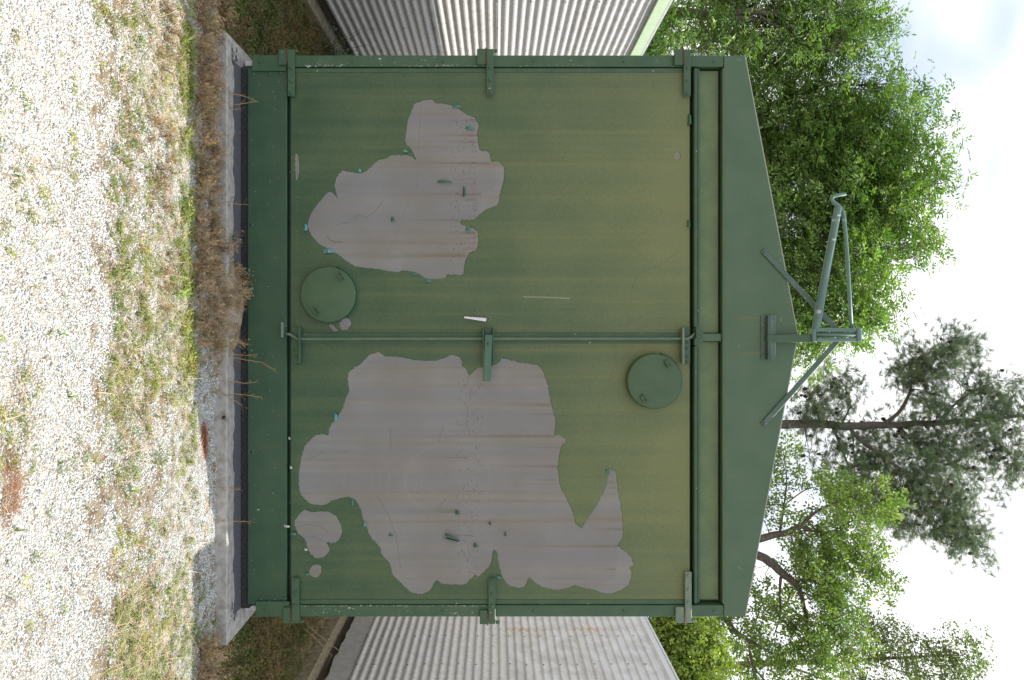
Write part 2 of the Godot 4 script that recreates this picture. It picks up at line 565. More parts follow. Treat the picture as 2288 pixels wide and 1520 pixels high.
func build_cover() -> void:
	var stones := [stone_mesh(1), stone_mesh(2), stone_mesh(3)]
	var root := Node3D.new()
	root.name = "gravel"
	root.set_meta("kind", "stuff")
	root.set_meta("label", "loose crushed white stone covering the yard before the shed")
	root.set_meta("category", "gravel")
	add_child(root)
	var xfs := [[], [], []]
	var cols := [[], [], []]
	for i in 440000:
		var d := 2.15 + 2.35 * pow(rng.randf(), 0.85)
		var x := rng.randf_range(-1.0, 1.0) * (d * 0.47 + 0.45)
		var c := weed_cover(x, d)
		var keep := 1.0 - 0.5 * c
		var bald := gpatch.get_noise_2d(x * 52.0 + 900.0, d * 60.0 - 400.0) - 0.42 * (1.0 - smoothstep(2.85, 3.25, d))
		keep *= 1.0 - 0.78 * smoothstep(0.0, 0.3, bald - 0.16 + 0.22 * smoothstep(2.95, 3.2, d) * (1.0 - smoothstep(3.7, 3.95, d)) + 0.25 * smoothstep(0.9, 1.6, x))
		if d > 4.36 and x > -0.62 and x < 0.3:
			keep *= 0.2
		if d > 4.2 and x < 0.05:
			keep *= 0.45
		if rng.randf() > keep:
			continue
		var k := i % 3
		var s := 0.0021 + 0.0040 * pow(rng.randf(), 2.8)
		if rng.randf() < 0.015:
			s *= 1.9
		xfs[k].append(xform(Vector3(x, ground_y(x, d) + s * rng.randf_range(0.0, 0.5), -d), s, 1.2))
		var col := Color(0.555, 0.575, 0.56)
		var pick := rng.randf()
		if pick < 0.12:
			col = Color(0.36, 0.345, 0.31)
		elif pick < 0.17:
			col = Color(0.36, 0.31, 0.22)
		elif pick < 0.19:
			col = Color(0.20, 0.19, 0.175)
		cols[k].append(vary(col, 0.16))
	for k in 3:
		scatter("stone_bed", stones[k], M.tint_rough, xfs[k], cols[k], root)

	# weeds: low green plants, grass, dry stems and brown feathery weeds
	var weeds := Node3D.new()
	weeds.name = "low_weeds"
	weeds.set_meta("kind", "stuff")
	weeds.set_meta("label", "low green and straw-coloured weeds growing through the gravel")
	weeds.set_meta("category", "weeds")
	add_child(weeds)
	var g_mesh := [grass_tuft(11, 16, 0.03, 0.085, 0.0032, 0.02, 0.9), grass_tuft(12, 12, 0.02, 0.06, 0.003, 0.025, 1.3)]
	var l_mesh := [leafy_tuft(21, 26, 0.035, 0.014), leafy_tuft(22, 20, 0.03, 0.018)]
	var s_mesh := [grass_tuft(31, 9, 0.05, 0.16, 0.0026, 0.04, 4.5), grass_tuft(32, 7, 0.04, 0.12, 0.003, 0.05, 7.0)]
	var b_mesh := [feather_weed(41, 6, 0.05, 0.13, 14, 0.8), feather_weed(42, 7, 0.04, 0.10, 12, 1.2)]
	var gx := [[], []]; var gc := [[], []]
	var lx := [[], []]; var lc := [[], []]
	var sx := [[], []]; var sc := [[], []]
	var bx := [[], []]; var bc := [[], []]
	for i in 64000:
		var d := rng.randf_range(2.15, 4.62)
		var x := rng.randf_range(-1.0, 1.0) * (d * 0.47 + 0.45)
		var c := weed_cover(x, d)
		if d > 4.42 and x > -1.7 and x < 1.86 and not (x > -0.55 and x < 0.25):
			continue
		var p := Vector3(x, ground_y(x, d), -d)
		var k := i % 2
		var brown := smoothstep(4.10, 4.20, d) * (1.0 - smoothstep(0.02, 0.22, x))
		if brown > 0.5 or (d > 4.15 and absf(x) > 1.72):
			var bare := 0.75 * exp(-pow((x - 0.02) / 0.14, 2.0)) * smoothstep(4.3, 4.45, d) + 0.3 * smoothstep(4.4, 4.5, d)
			if rng.randf() < (0.22 + 0.3 * gpatch.get_noise_2d(x * 40.0, d * 40.0)) * maxf(0.0, 1.0 - bare):
				bx[k].append(xform(p, rng.randf_range(0.35, 1.0), 0.5))
				bc[k].append(vary(Color(0.42, 0.30, 0.155), 0.4))
			continue
		if rng.randf() > c * c * 0.25 + 0.04 * c + 0.008:
			continue
		var mix := gpatch.get_noise_2d(x * 16.0 - 300.0, d * 16.0 + 90.0)
		var band := 0.5 * exp(-pow((d - 3.75) / 0.16, 2.0)) * (1.0 - smoothstep(-0.3, 0.3, x))
		var t := rng.randf() + band * 0.6 - mix * 0.25
		var yellow := clampf(0.45 + 0.9 * mix + rng.randf_range(-0.2, 0.2), 0.0, 1.0)
		if t < 0.42:
			lx[k].append(xform(p, rng.randf_range(0.3, 0.9)))
			lc[k].append(vary(Color(0.13, 0.22, 0.032).lerp(Color(0.33, 0.32, 0.06), yellow), 0.35))
		elif t < 0.72:
			gx[k].append(xform(p, rng.randf_range(0.3, 0.85)))
			gc[k].append(vary(Color(0.15, 0.23, 0.040).lerp(Color(0.36, 0.33, 0.09), yellow), 0.35))
		elif t < 1.15:
			sx[k].append(xform(p, rng.randf_range(0.5, 1.1)))
			sc[k].append(vary(Color(0.40, 0.32, 0.20), 0.4))
		else:
			bx[k].append(xform(p, rng.randf_range(0.35, 0.8), 0.5))
			bc[k].append(vary(Color(0.22, 0.13, 0.055), 0.4))
	# a fringe of greener weeds along the line where the ground dips towards the pad
	for i in 650:
		var d := 4.07 + rng.randf_range(-0.10, 0.05)
		var x := rng.randf_range(-2.3, 0.25)
		var k := i % 2
		var p := Vector3(x, ground_y(x, d), -d)
		if gpatch.get_noise_2d(x * 25.0, 5.0) < 0.0:
			continue
		if rng.randf() < 0.6:
			lx[k].append(xform(p, rng.randf_range(0.4, 1.1)))
			lc[k].append(vary(Color(0.16, 0.24, 0.035).lerp(Color(0.36, 0.32, 0.06), rng.randf()), 0.35))
		else:
			gx[k].append(xform(p, rng.randf_range(0.6, 1.3)))
			gc[k].append(vary(Color(0.26, 0.30, 0.07), 0.3))
	# grassy, mossy strips between the buildings
	for i in 30000:
		var d := 4.52 + 5.2 * pow(rng.randf(), 1.5)
		var side := -1.0 if rng.randf() < 0.5 else 1.0
		var x := side * rng.randf_range(1.66, 2.75)
		if x < 0.0 and x > -1.67 or x > 0.0 and x < 1.84:
			if d < 4.98:
				continue
		if (x < 0.0 and x < -2.50 and d > 4.6) or (x > 0.0 and x > 2.66 and d > 4.6):
			continue
		var p := Vector3(x, ground_y(x, d), -d)
		var k := i % 2
		var mx := gpatch.get_noise_2d(x * 14.0 + 500.0, d * 9.0)
		var edge := smoothstep(2.2, 2.6, absf(x))
		if rng.randf() < edge * 0.75:
			continue
		var t := rng.randf()
		if t < 0.62 - mx * 0.3:
			lx[k].append(xform(p, rng.randf_range(0.5, 1.4)))
			lc[k].append(vary(Color(0.12, 0.18, 0.028).lerp(Color(0.25, 0.20, 0.06), clampf(0.4 - mx * 1.2, 0.0, 1.0)), 0.3))
		elif t < 0.85:
			gx[k].append(xform(p, rng.randf_range(0.5, 1.3)))
			gc[k].append(vary(Color(0.12, 0.15, 0.03), 0.35))
		else:
			bx[k].append(xform(p, rng.randf_range(0.4, 0.9), 0.5))
			bc[k].append(vary(Color(0.20, 0.13, 0.06), 0.35))
	for k in 2:
		scatter("grass", g_mesh[k], M.leafy, gx[k], gc[k], weeds)
		scatter("leaf_plants", l_mesh[k], M.leafy, lx[k], lc[k], weeds)
		scatter("dry_stems", s_mesh[k], M.tint_rough, sx[k], sc[k], weeds)
		scatter("brown_weeds", b_mesh[k], M.tint_rough, bx[k], bc[k], weeds)
	# fallen rusty pine straw in two patches
	var needle := grass_tuft(51, 6, 0.05, 0.11, 0.0022, 0.05, 9.0)
	var px := []; var pc := []
	for spot in [[u_x(1090, 30), u_d(30), 0.08, 0.02, 34], [u_x(985, 455), u_d(453), 0.09, 0.022, 110], [u_x(1085, 8), u_d(5), 0.15, 0.025, 50]]:
		for i in spot[4]:
			var a := rng.randf() * TAU
			var rr := sqrt(rng.randf())
			var x: float = spot[0] + cos(a) * rr * spot[2]
			var d: float = spot[1] + sin(a) * rr * spot[3]
			px.append(xform(Vector3(x, ground_y(x, d) + 0.006, -d), rng.randf_range(0.4, 0.8), 0.2))
			pc.append(vary(Color(0.26, 0.12, 0.05) if spot[1] < 3.0 else Color(0.36, 0.12, 0.045), 0.3))
	var straw := scatter("pine_straw", needle, M.tint_rough, px, pc, self)
	straw.set_meta("label", "rust-red fallen pine straw lying in small patches on the gravel")
	straw.set_meta("category", "pine straw")

func u_d(v: float) -> float:
	return F * EYE / (1106.0 - v)

func u_x(u: float, v: float) -> float:
	return (u - 724.0) * u_d(v) / F

# ------------------------------------------------------------------ single plants
func broad_plant(u: float, v: float, size: float, n: int, col: Color, label: String) -> void:
	var d := u_d(v)
	var x := u_x(u, v)
	var p := Vector3(x, ground_y(x, d), -d)
	var o := thing("weed_plant", label, "plant", p)
	var st := new_st(true)
	tube(st, [Vector3(0, -0.01, 0), Vector3(0.004, size * 0.3, 0), Vector3(0.0, size * 0.75, 0.005)], [0.004, 0.003, 0.002], 5)
	commit(st, "stem", M.green_stem, o)
	for i in n:
		var a := i * 2.4 + rng.randf_range(-0.3, 0.3)
		var up := lerpf(0.15, 1.3, i / float(n))
		var dir := Vector3(cos(a), up, sin(a)).normalized()
		var ls := new_st(false)
		var base := Vector3(0, size * lerpf(0.1, 0.75, i / float(n)), 0)
		leaf_diamond(ls, base, dir, (Vector3.UP - dir * dir.y).normalized(), size * rng.randf_range(0.7, 1.0), size * 0.2)
		var m: StandardMaterial3D = M.plant_leaf if i % 2 else M.plant_leaf_b
		commit(ls, "leaf", m, o)

# dry stalk: a bent stem with side twigs and seed heads, standing where it shows before the door sill
func dry_stalk(pts: Array, label: String, sprig: int) -> void:
	# pts: survey points (u, v, offset towards the viewer)
	var base := Vector3.ZERO
	var w := []
	for i in pts.size():
		w.append(e(pts[i][0], pts[i][1], pts[i][2]))
	base = w[0]
	base.y = ground_y(base.x, -base.z)
	w[0] = base
	var o := thing("dry_weed_stalk", label, "weed", base, "dry weed stalks along the pad")
	var rel := []
	var rad := []
	for i in w.size():
		rel.append(w[i] - base)
		rad.append(lerpf(0.0024, 0.0011, i / float(w.size() - 1)))
	var st := new_st(true)
	tube(st, rel, rad, 5)
	commit(st, "stem", M.straw, o)
	var tw := new_st(false)
	for k in sprig:
		var f := rng.randf_range(0.25, 1.0) * (rel.size() - 1)
		var i := mini(int(f), rel.size() - 2)
		var p: Vector3 = (rel[i] as Vector3).lerp(rel[i + 1], f - i)
		var dir := ((rel[i + 1] - rel[i]) as Vector3).normalized() + Vector3(rng.randf_range(-1, 1), rng.randf_range(-0.2, 0.5), rng.randf_range(-1, 1)) * 0.9
		dir = dir.normalized()
		var l := rng.randf_range(0.012, 0.04)
		tube(tw, [p, p + dir * l], [0.0009, 0.0006], 3, false)
		box(tw, p + dir * l - Vector3.ONE * 0.0022, p + dir * l + Vector3.ONE * 0.0022, 0.001)
	commit(tw, "seed_heads", M.straw_dark, o)

# ------------------------------------------------------------------ trees
func leaf_mesh(len: float, wid: float) -> ArrayMesh:
	var st := new_st(false)
	leaf_diamond(st, Vector3.ZERO, Vector3(0, 0, 1), Vector3.UP, len, wid)
	st.generate_normals()
	return st.commit()

# sprig of several leaflets, one instance of the crown
func spray_mesh(seed_: int, n: int, len: float, leaf: float, wid: float, loose := false) -> ArrayMesh:
	var r := RandomNumberGenerator.new()
	r.seed = seed_
	var st := new_st(false)
	for i in n:
		var f := (i + 0.5) / n
		var s := -1.0 if i % 2 else 1.0
		var p := Vector3(0, -0.25 * f * f * len, f * len)
		var dir := Vector3(s * r.randf_range(0.7, 1.2), r.randf_range(-0.6, 0.3), r.randf_range(0.3, 1.0)).normalized()
		if i == n - 1:
			dir = Vector3(0, -0.4, 1).normalized()
		if loose:
			p = Vector3(r.randf_range(-0.4, 0.4), r.randf_range(-0.4, 0.4), r.randf()) * len
			dir = Vector3(r.randfn(), r.randfn(), r.randfn()).normalized()
		leaf_diamond(st, p, dir, Vector3(r.randf_range(-0.5, 0.5), 1.0, r.randf_range(-0.5, 0.5)).normalized(), leaf * r.randf_range(0.75, 1.2), wid)
	st.generate_normals()
	return st.commit()

func needle_tuft(seed_: int, n: int, len: float) -> ArrayMesh:
	var r := RandomNumberGenerator.new()
	r.seed = seed_
	var st := new_st(false)
	for i in n:
		var a := r.randf() * TAU
		var k := r.randf_range(0.25, 1.5)
		var dir := Vector3(cos(a) * k, sin(a) * k, 1.0).normalized()
		var base := Vector3(0, 0, r.randf_range(-0.06, 0.05))
		var side := dir.cross(Vector3(sin(a), 0.3, cos(a))).normalized() * 0.0030
		st.add_vertex(base - side); st.add_vertex(base + dir * len * r.randf_range(0.7, 1.1)); st.add_vertex(base + side)
	st.generate_normals()
	return st.commit()

func bend(a: Vector3, b: Vector3, n: int, wob: float) -> Array:
	var out := [a]
	for i in range(1, n):
		var f := i / float(n)
		out.append(a.lerp(b, f) + Vector3(rng.randf_range(-1, 1), rng.randf_range(-0.6, 1), rng.randf_range(-1, 1)) * wob * sin(PI * f))
	out.append(b)
	return out

# limbs: arrays of [u, v, distance, radius]; blobs: [u, v, distance, half width u, half height v, half depth m, clusters]
func tree(called: String, label: String, limbs: Array, blobs: Array, meshes: Array, leafmat: Material, barkmat: Material, per: int, spread: float, tint_a: Color, tint_b: Color, lscale: float, needles := false) -> Node3D:
	var base: Vector3 = q(limbs[0][0][0], limbs[0][0][1], limbs[0][0][2])
	base.y = 0.0
	var o := thing(called, label, "tree", base, "")
	var spots := []
	for li in limbs.size():
		var st := new_st(true)
		var pts := []
		var rad := []
		for p in limbs[li]:
			pts.append(q(p[0], p[1], p[2]) - base)
			rad.append(p[3])
		# smooth and roughen the line
		var fp := []
		var fr := []
		for i in pts.size() - 1:
			for k in 4:
				var f := k / 4.0
				fp.append((pts[i] as Vector3).cubic_interpolate(pts[i + 1], pts[maxi(i - 1, 0)], pts[mini(i + 2, pts.size() - 1)], f) + Vector3(rng.randf_range(-1, 1), 0, rng.randf_range(-1, 1)) * rad[i] * 0.25)
				fr.append(lerpf(rad[i], rad[i + 1], f) * rng.randf_range(0.93, 1.07))
		fp.append(pts[-1]); fr.append(rad[-1])
		tube(st, fp, fr, 8 if rad[0] > 0.06 else 6)
		commit(st, "trunk" if li == 0 else "limb", barkmat, o)
		for i in range(1 if li else 3, fp.size()):
			spots.append([fp[i], fr[i]])
	var tw := new_st(true)
	var lx := []
	var lc := []
	for k in meshes.size():
		lx.append([]); lc.append([])
	var cones := []
	for b in blobs:
		var c: Vector3 = q(b[0], b[1], b[2]) - base
		var hx: float = b[3] * b[2] / F
		var hy: float = b[4] * b[2] / F
		for i in int(b[6]):
			var dirr := Vector3(rng.randfn(), rng.randfn(), rng.randfn()).normalized()
			var rr := pow(rng.randf(), 0.42)
			var p := c + Vector3(dirr.x * hx, dirr.y * hy, dirr.z * b[5]) * rr
			var best := 1e9
			var from: Array = spots[0]
			for s in spots:
				var dd: float = (s[0] as Vector3).distance_squared_to(p) * (1.0 if (s[0] as Vector3).y < p.y + 0.3 else 1.8)
				if dd < best:
					best = dd
					from = s
			var r0 := minf(from[1] * 0.6, 0.004 + 0.006 * sqrt(sqrt(best)))
			var line := bend(from[0], p, 3, 0.08 * sqrt(best))
			tube(tw, line, [r0, r0 * 0.8, r0 * 0.6, r0 * 0.35], 4, false)
			var out := (p - from[0] as Vector3).normalized()
			for k in per:
				var w := rng.randf()
				var lp := p + Vector3(rng.randfn(), rng.randfn() * 0.8, rng.randfn()) * spread * 0.5
				if needles:
					lp = (line[2] as Vector3).lerp(p, w * 1.25) + Vector3(rng.randfn(), rng.randfn(), rng.randfn()) * spread * 0.35
				var dz := (out * 0.8 + Vector3(rng.randfn(), rng.randfn() * 0.7 + (0.35 if needles else -0.15), rng.randfn()) * 0.75).normalized()
				var ux := dz.cross(Vector3.UP + Vector3(rng.randfn(), 0, rng.randfn()) * 0.4)
				if ux.length() < 0.05:
					ux = Vector3.RIGHT
				ux = ux.normalized()
				var bs := Basis(ux, dz.cross(ux).normalized(), dz)
				if bs.y.y < 0.0:
					bs = Basis(-bs.x, -bs.y, bs.z)
				var m := rng.randi_range(0, meshes.size() - 1)
				lx[m].append(Transform3D(bs.scaled_local(Vector3.ONE * lscale * rng.randf_range(0.7, 1.25)), lp))
				lc[m].append(vary(tint_a.lerp(tint_b, rng.randf()), 0.25))
			if needles and rng.randf() < 0.20:
				cones.append((line[2] as Vector3).lerp(p, rng.randf()) + Vector3(0, -0.03, 0))
	if tw:
		commit(tw, "twigs", barkmat, o).set_meta("kind", "stuff")
	for k in meshes.size():
		scatter("crown", meshes[k], leafmat, lx[k], lc[k], o)
	if needles:
		var cm := new_st(true)
		turned(cm, Vector3.ZERO, [[0.001, -0.05], [0.026, -0.035], [0.036, -0.005], [0.03, 0.025], [0.014, 0.05], [0.0, 0.056]], 7)
		cm.generate_normals()
		var mesh := cm.commit()
		for i in mini(cones.size(), 290):
			var cn := MeshInstance3D.new()
			cn.mesh = mesh
			cn.material_override = M.cone
			cn.name = "pine_cone"
			cn.transform = Transform3D(Basis.from_euler(Vector3(rng.randf_range(0.4, 2.2), rng.randf() * TAU, 0)).scaled(Vector3.ONE * rng.randf_range(0.75, 1.1)), cones[i])
			o.add_child(cn, true)
	return o

# shape given in world coordinates, placed under its parent
func put(st: SurfaceTool, called: String, mat: Material, parent: Node3D, given_normals := false) -> MeshInstance3D:
	var o := commit(st, called, mat, parent, given_normals)
	o.position = -parent.global_position
	return o

func slab(called: String, mat: Material, parent: Node3D, u0: float, v0: float, u1: float, v1: float, o0: float, o1: float, c := 0.0015) -> MeshInstance3D:
	var st := new_st()
	plate(st, u0, v0, u1, v1, o0, o1, c)
	return put(st, called, mat, parent)

func block(called: String, mat: Material, parent: Node3D, lo: Vector3, hi: Vector3, c := 0.003) -> MeshInstance3D:
	var st := new_st()
	box(st, lo, hi, c)
	return put(st, called, mat, parent)

# ------------------------------------------------------------------ materials
func make_materials() -> void:
	M.dirt = tri_mat(ramp_tex(noise(0.02, 5, 5), 512, [[0.0, lin(0.15, 0.105, 0.07)], [0.35, lin(0.27, 0.215, 0.155)], [0.6, lin(0.42, 0.365, 0.29)], [1.0, lin(0.56, 0.515, 0.44)]]), 1.1, 0.95, 0.0, normal_tex(noise(0.08, 6, 4), 512, 6.0), 1.0)
	M.dirt.vertex_color_use_as_albedo = true
	var tr := StandardMaterial3D.new()
	tr.vertex_color_use_as_albedo = true
	tr.roughness = 0.9
	M.tint_rough = tr
	var lf := StandardMaterial3D.new()
	lf.vertex_color_use_as_albedo = true
	lf.roughness = 0.55
	lf.cull_mode = BaseMaterial3D.CULL_DISABLED
	lf.backlight_enabled = true
	lf.backlight = lin(0.45, 0.55, 0.15)
	M.leafy = lf
	var tl := lf.duplicate()
	tl.roughness = 0.45
	tl.backlight = lin(0.74, 0.85, 0.26)
	M.tree_leaf = tl
	var pn := lf.duplicate()
	pn.roughness = 0.5
	pn.backlight = lin(0.3, 0.35, 0.2)
	M.needle = pn
	M.plant_leaf = plain(lin(0.13, 0.24, 0.025), 0.5)
	M.plant_leaf.backlight_enabled = true
	M.plant_leaf.backlight = lin(0.5, 0.7, 0.15)
	M.plant_leaf_b = plain(lin(0.17, 0.28, 0.035), 0.5)
	M.plant_leaf_b.backlight_enabled = true
	M.plant_leaf_b.backlight = lin(0.5, 0.7, 0.15)
	M.green_stem = plain(lin(0.16, 0.2, 0.05), 0.7)
	M.straw = plain(lin(0.42, 0.29, 0.14), 0.85)
	M.straw_dark = plain(lin(0.27, 0.16, 0.065), 0.9)
	M.cone = plain(lin(0.045, 0.032, 0.026), 0.85)
	M.bark = tri_mat(ramp_tex(noise(0.03, 61, 5), 256, [[0.0, lin(0.05, 0.042, 0.036)], [0.5, lin(0.13, 0.11, 0.095)], [1.0, lin(0.24, 0.21, 0.19)]]), 3.0, 0.95, 0.0, normal_tex(noise(0.06, 62, 4), 256, 8.0), 1.0)
	M.pine_bark = tri_mat(ramp_tex(noise(0.035, 63, 5), 256, [[0.0, lin(0.045, 0.036, 0.032)], [0.5, lin(0.115, 0.10, 0.090)], [1.0, lin(0.21, 0.19, 0.175)]]), 2.5, 0.95, 0.0, normal_tex(noise(0.06, 64, 4), 256, 10.0), 1.0)
	var fp := paint_picture(1024, lin(0.034, 0.086, 0.044), lin(0.064, 0.118, 0.062), [[90, lin(0.50, 0.55, 0.52), 0.8, 2.2], [16, lin(0.17, 0.08, 0.04), 0.8, 2.4], [24, lin(0.10, 0.21, 0.19), 1.0, 3.0]], 71)
	M.frame = tri_mat(fp, 0.5, 0.5)
	var gp := paint_picture(512, lin(0.056, 0.112, 0.061), lin(0.078, 0.137, 0.077), [[4, lin(0.35, 0.42, 0.40), 0.7, 1.4]], 73)
	M.gable = tri_mat(gp, 0.8, 0.55)
	var tp := paint_picture(512, lin(0.085, 0.142, 0.062), lin(0.145, 0.196, 0.088), [[2, lin(0.4, 0.42, 0.40), 0.7, 1.2]], 75)
	M.transom = tri_mat(tp, 0.9, 0.5)
	var sp := paint_picture(512, lin(0.024, 0.070, 0.038), lin(0.046, 0.096, 0.050), [[26, lin(0.42, 0.47, 0.45), 0.7, 1.5], [4, lin(0.08, 0.26, 0.30), 1.5, 4.0]], 77)
	M.skirt = tri_mat(sp, 0.8, 0.45)
	var dp := paint_picture(512, lin(0.085, 0.165, 0.150), lin(0.14, 0.235, 0.215), [[150, lin(0.62, 0.66, 0.64), 1.2, 4.6], [50, lin(0.12, 0.05, 0.03), 1.0, 4.2]], 79)
	M.davit = tri_mat(dp, 0.62, 0.5)
	var hp := paint_picture(256, lin(0.12, 0.18, 0.13), lin(0.22, 0.27, 0.22), [[40, lin(0.08, 0.15, 0.10), 1.0, 4.0], [10, lin(0.15, 0.08, 0.05), 1.0, 2.0]], 81)
	M.worn = tri_mat(hp, 2.5, 0.6)
	M.hatch = tri_mat(paint_picture(256, lin(0.043, 0.094, 0.044), lin(0.066, 0.120, 0.056), [[5, lin(0.4, 0.45, 0.42), 0.7, 1.3]], 83), 1.5, 0.5)
	M.rust = tri_mat(ramp_tex(noise(0.05, 85, 4), 256, [[0.0, lin(0.03, 0.022, 0.016)], [0.5, lin(0.09, 0.05, 0.03)], [1.0, lin(0.20, 0.12, 0.07)]]), 6.0, 0.9)
	M.dark = plain(lin(0.085, 0.068, 0.052), 0.9)
	M.tar = tri_mat(ramp_tex(noise(0.06, 87, 4), 256, [[0.0, lin(0.008, 0.009, 0.010)], [1.0, lin(0.032, 0.034, 0.038)]]), 4.0, 0.6, 0.0, normal_tex(noise(0.05, 88, 3), 256, 5.0), 0.8)
	M.smear = tri_mat(ramp_tex(noise(0.06, 89, 4), 256, [[0.0, lin(0.06, 0.062, 0.068)], [1.0, lin(0.13, 0.13, 0.137)]]), 3.0, 0.9)
	M.flake = plain(lin(0.055, 0.20, 0.17), 0.6)
	M.flake_b = plain(lin(0.045, 0.12, 0.07), 0.6)
	M.flake_c = plain(lin(0.10, 0.30, 0.31), 0.6)
	M.concrete = tri_mat(ramp_tex(noise(0.025, 91, 5), 512, [[0.0, lin(0.26, 0.24, 0.205)], [0.5, lin(0.39, 0.37, 0.335)], [1.0, lin(0.50, 0.485, 0.45)]]), 1.2, 0.9, 0.0, normal_tex(noise(0.12, 92, 3), 512, 3.0), 0.6)
	M.galv = tri_mat(ramp_tex(noise(0.03, 93, 4), 512, [[0.0, lin(0.44, 0.44, 0.44)], [0.5, lin(0.56, 0.565, 0.575)], [1.0, lin(0.67, 0.675, 0.68)]]), 1.3, 0.42, 0.25)
	M.galv_b = tri_mat(ramp_tex(noise(0.025, 94, 5), 512, [[0.0, lin(0.48, 0.47, 0.45)], [0.5, lin(0.60, 0.60, 0.595)], [1.0, lin(0.70, 0.705, 0.71)]]), 1.0, 0.5, 0.12)
	M.beam = tri_mat(ramp_tex(noise(0.03, 95, 4), 256, [[0.0, lin(0.16, 0.14, 0.08)], [0.5, lin(0.29, 0.255, 0.165)], [1.0, lin(0.40, 0.36, 0.26)]]), 2.0, 0.95)
	var bp := paint_picture(512, lin(0.42, 0.55, 0.36), lin(0.52, 0.63, 0.44), [[70, lin(0.42, 0.60, 0.70), 1.5, 5.5], [50, lin(0.06, 0.07, 0.06), 0.7, 1.6]], 97)
	M.fascia = tri_mat(bp, 1.6, 0.7)
	M.card = plain(lin(0.72, 0.70, 0.74), 0.6)
	M.wire = plain(lin(0.30, 0.36, 0.33), 0.4, 0.4)
	M.primer = plain(lin(0.36, 0.34, 0.33), 0.65)

# ------------------------------------------------------------------ sky
func make_sky() -> PanoramaSkyMaterial:
	var w := 1024
	var h := 512
	var n := noise(1.15, 131, 5)
	var n2 := noise(3.1, 132, 4)
	var img := Image.create(w, h, false, Image.FORMAT_RGBF)
	for y in h:
		var el := PI * (0.5 - (y + 0.5) / h)
		for x in w:
			var az := TAU * (x + 0.5) / w
			var dir := Vector3(cos(el) * sin(az), sin(el), cos(el) * cos(az))
			var pz := dir
			pz.y = pz.y * 1.9
			var c := n.get_noise_3dv(pz) + 0.45 * n2.get_noise_3dv(pz)
			var t := smoothstep(-0.30, 0.22, c)
			var up := clampf(dir.y, 0.0, 1.0)
			var blue := Color(0.60, 0.655, 0.74).lerp(Color(0.42, 0.55, 0.82), up)
			var cloud := Color(1.03, 1.035, 1.05) * (1.0 + 0.12 * n2.get_noise_3dv(pz * 1.7))
			var k := blue.lerp(cloud, t)
			if dir.y < 0.0:
				k = Color(0.42, 0.41, 0.38)
			img.set_pixel(x, y, k)
	var m := PanoramaSkyMaterial.new()
	m.panorama = ImageTexture.create_from_image(img)
	return m

# ------------------------------------------------------------------ the green steel shed
func hinge(shed: Node3D, right: bool, sv0: float, sv1: float, u_out: float, u_in: float, kv0: float, kv1: float, ku: float, tabv: float, mat: Material) -> void:
	var h := slab("hinge_strap", mat, shed, minf(u_out, u_in), sv0, maxf(u_out, u_in), sv1, 0.021, 0.031, 0.003)
	var s := -1.0 if right else 1.0
	slab("knuckle", mat, h, minf(u_out, ku), kv0, maxf(u_out, ku), kv1, 0.019, 0.034, 0.003)
	slab("end_tab", mat, h, minf(u_out, u_out + s * 6.0), sv1 + 0.6, maxf(u_out, u_out + s * 6.0), tabv, 0.010, 0.028, 0.002)
	var st := new_st(true)
	tube(st, [e(u_out - s * 2.0, (kv1 + sv0) * 0.5, 0.032), e(ku - s * 2.0, (kv1 + sv0) * 0.5 - 1.0, 0.032)], [0.0055, 0.005], 6)
	put(st, "pin", M.rust, h)
	for f in [0.06, 0.33, 0.60]:
		bolt(h, lerpf(u_in, u_out, f), (sv0 + sv1) * 0.5 + rng.randf_range(-0.5, 0.5), 0.031, 0.0095, mat)

func flake(parent: Node3D, v: float, u: float, lv: float, lu: float, curl: float, mat: Material) -> void:
	# a curled scrap of paint standing off the steel, hinged along one edge
	var st := new_st(false)
	var n := 4
	var rows := []
	for i in n + 1:
		var f := i / float(n)
		var off := 0.002 + curl * sin(f * PI * 0.75) * 0.016
		var k := 1.0 - 0.35 * f * f
		rows.append([e(u - lu * 0.5 * k + f * 2.0, v + lv * (f * 0.8 - 0.4), off), e(u + lu * 0.5 * k + f * 1.0, v + lv * (f - 0.5), off * rng.randf_range(0.7, 1.3))])
	for i in n:
		var a: Vector3 = rows[i][0]
		var b: Vector3 = rows[i][1]
		var c: Vector3 = rows[i + 1][1]
		var d: Vector3 = rows[i + 1][0]
		var inside := (a + c) * 0.5 + Vector3(0, 0, -0.05)
		quad(st, a, b, c, d, inside)
		var t := Vector3(0, 0, -0.0008)
		quad(st, a + t, b + t, c + t, d + t, inside + Vector3(0, 0, 0.1))
	put(st, "paint_flake", mat, parent)

func curl(parent: Node3D, v: float, u: float, mat: Material) -> void:
	# a rolled-up tongue of paint, widening towards its open end
	var st := new_st(true)
	var n := 14
	var ax := Vector3(10.0 / S, 30.0 / S, 0.010)
	var o := e(u - 6.0, v - 14.0, 0.006)
	var side := ax.normalized().cross(Vector3(0, 0, 1)).normalized()
	var up := side.cross(ax.normalized())
	for sgn in [0.0, -0.0012]:
		for i in n:
			var pts := []
			for k in [i, i + 1]:
				var a := lerpf(-2.9, 2.2, k / float(n))
				for f in [0.0, 1.0]:
					var r: float = lerpf(0.017, 0.008, f) * (1.0 - 0.25 * k / float(n)) + sgn
					pts.append(o + ax * (f + 0.12 * sin(a * 2.0) * (1.0 - f)) + (side * sin(a) + up * (cos(a) * -1.0 + 1.0)) * r)
			quad(st, pts[0], pts[1], pts[3], pts[2], o + ax * 0.5 + up * 0.012 if sgn == 0.0 else o + Vector3(0, 0, 1))
	put(st, "paint_curl", mat, parent)

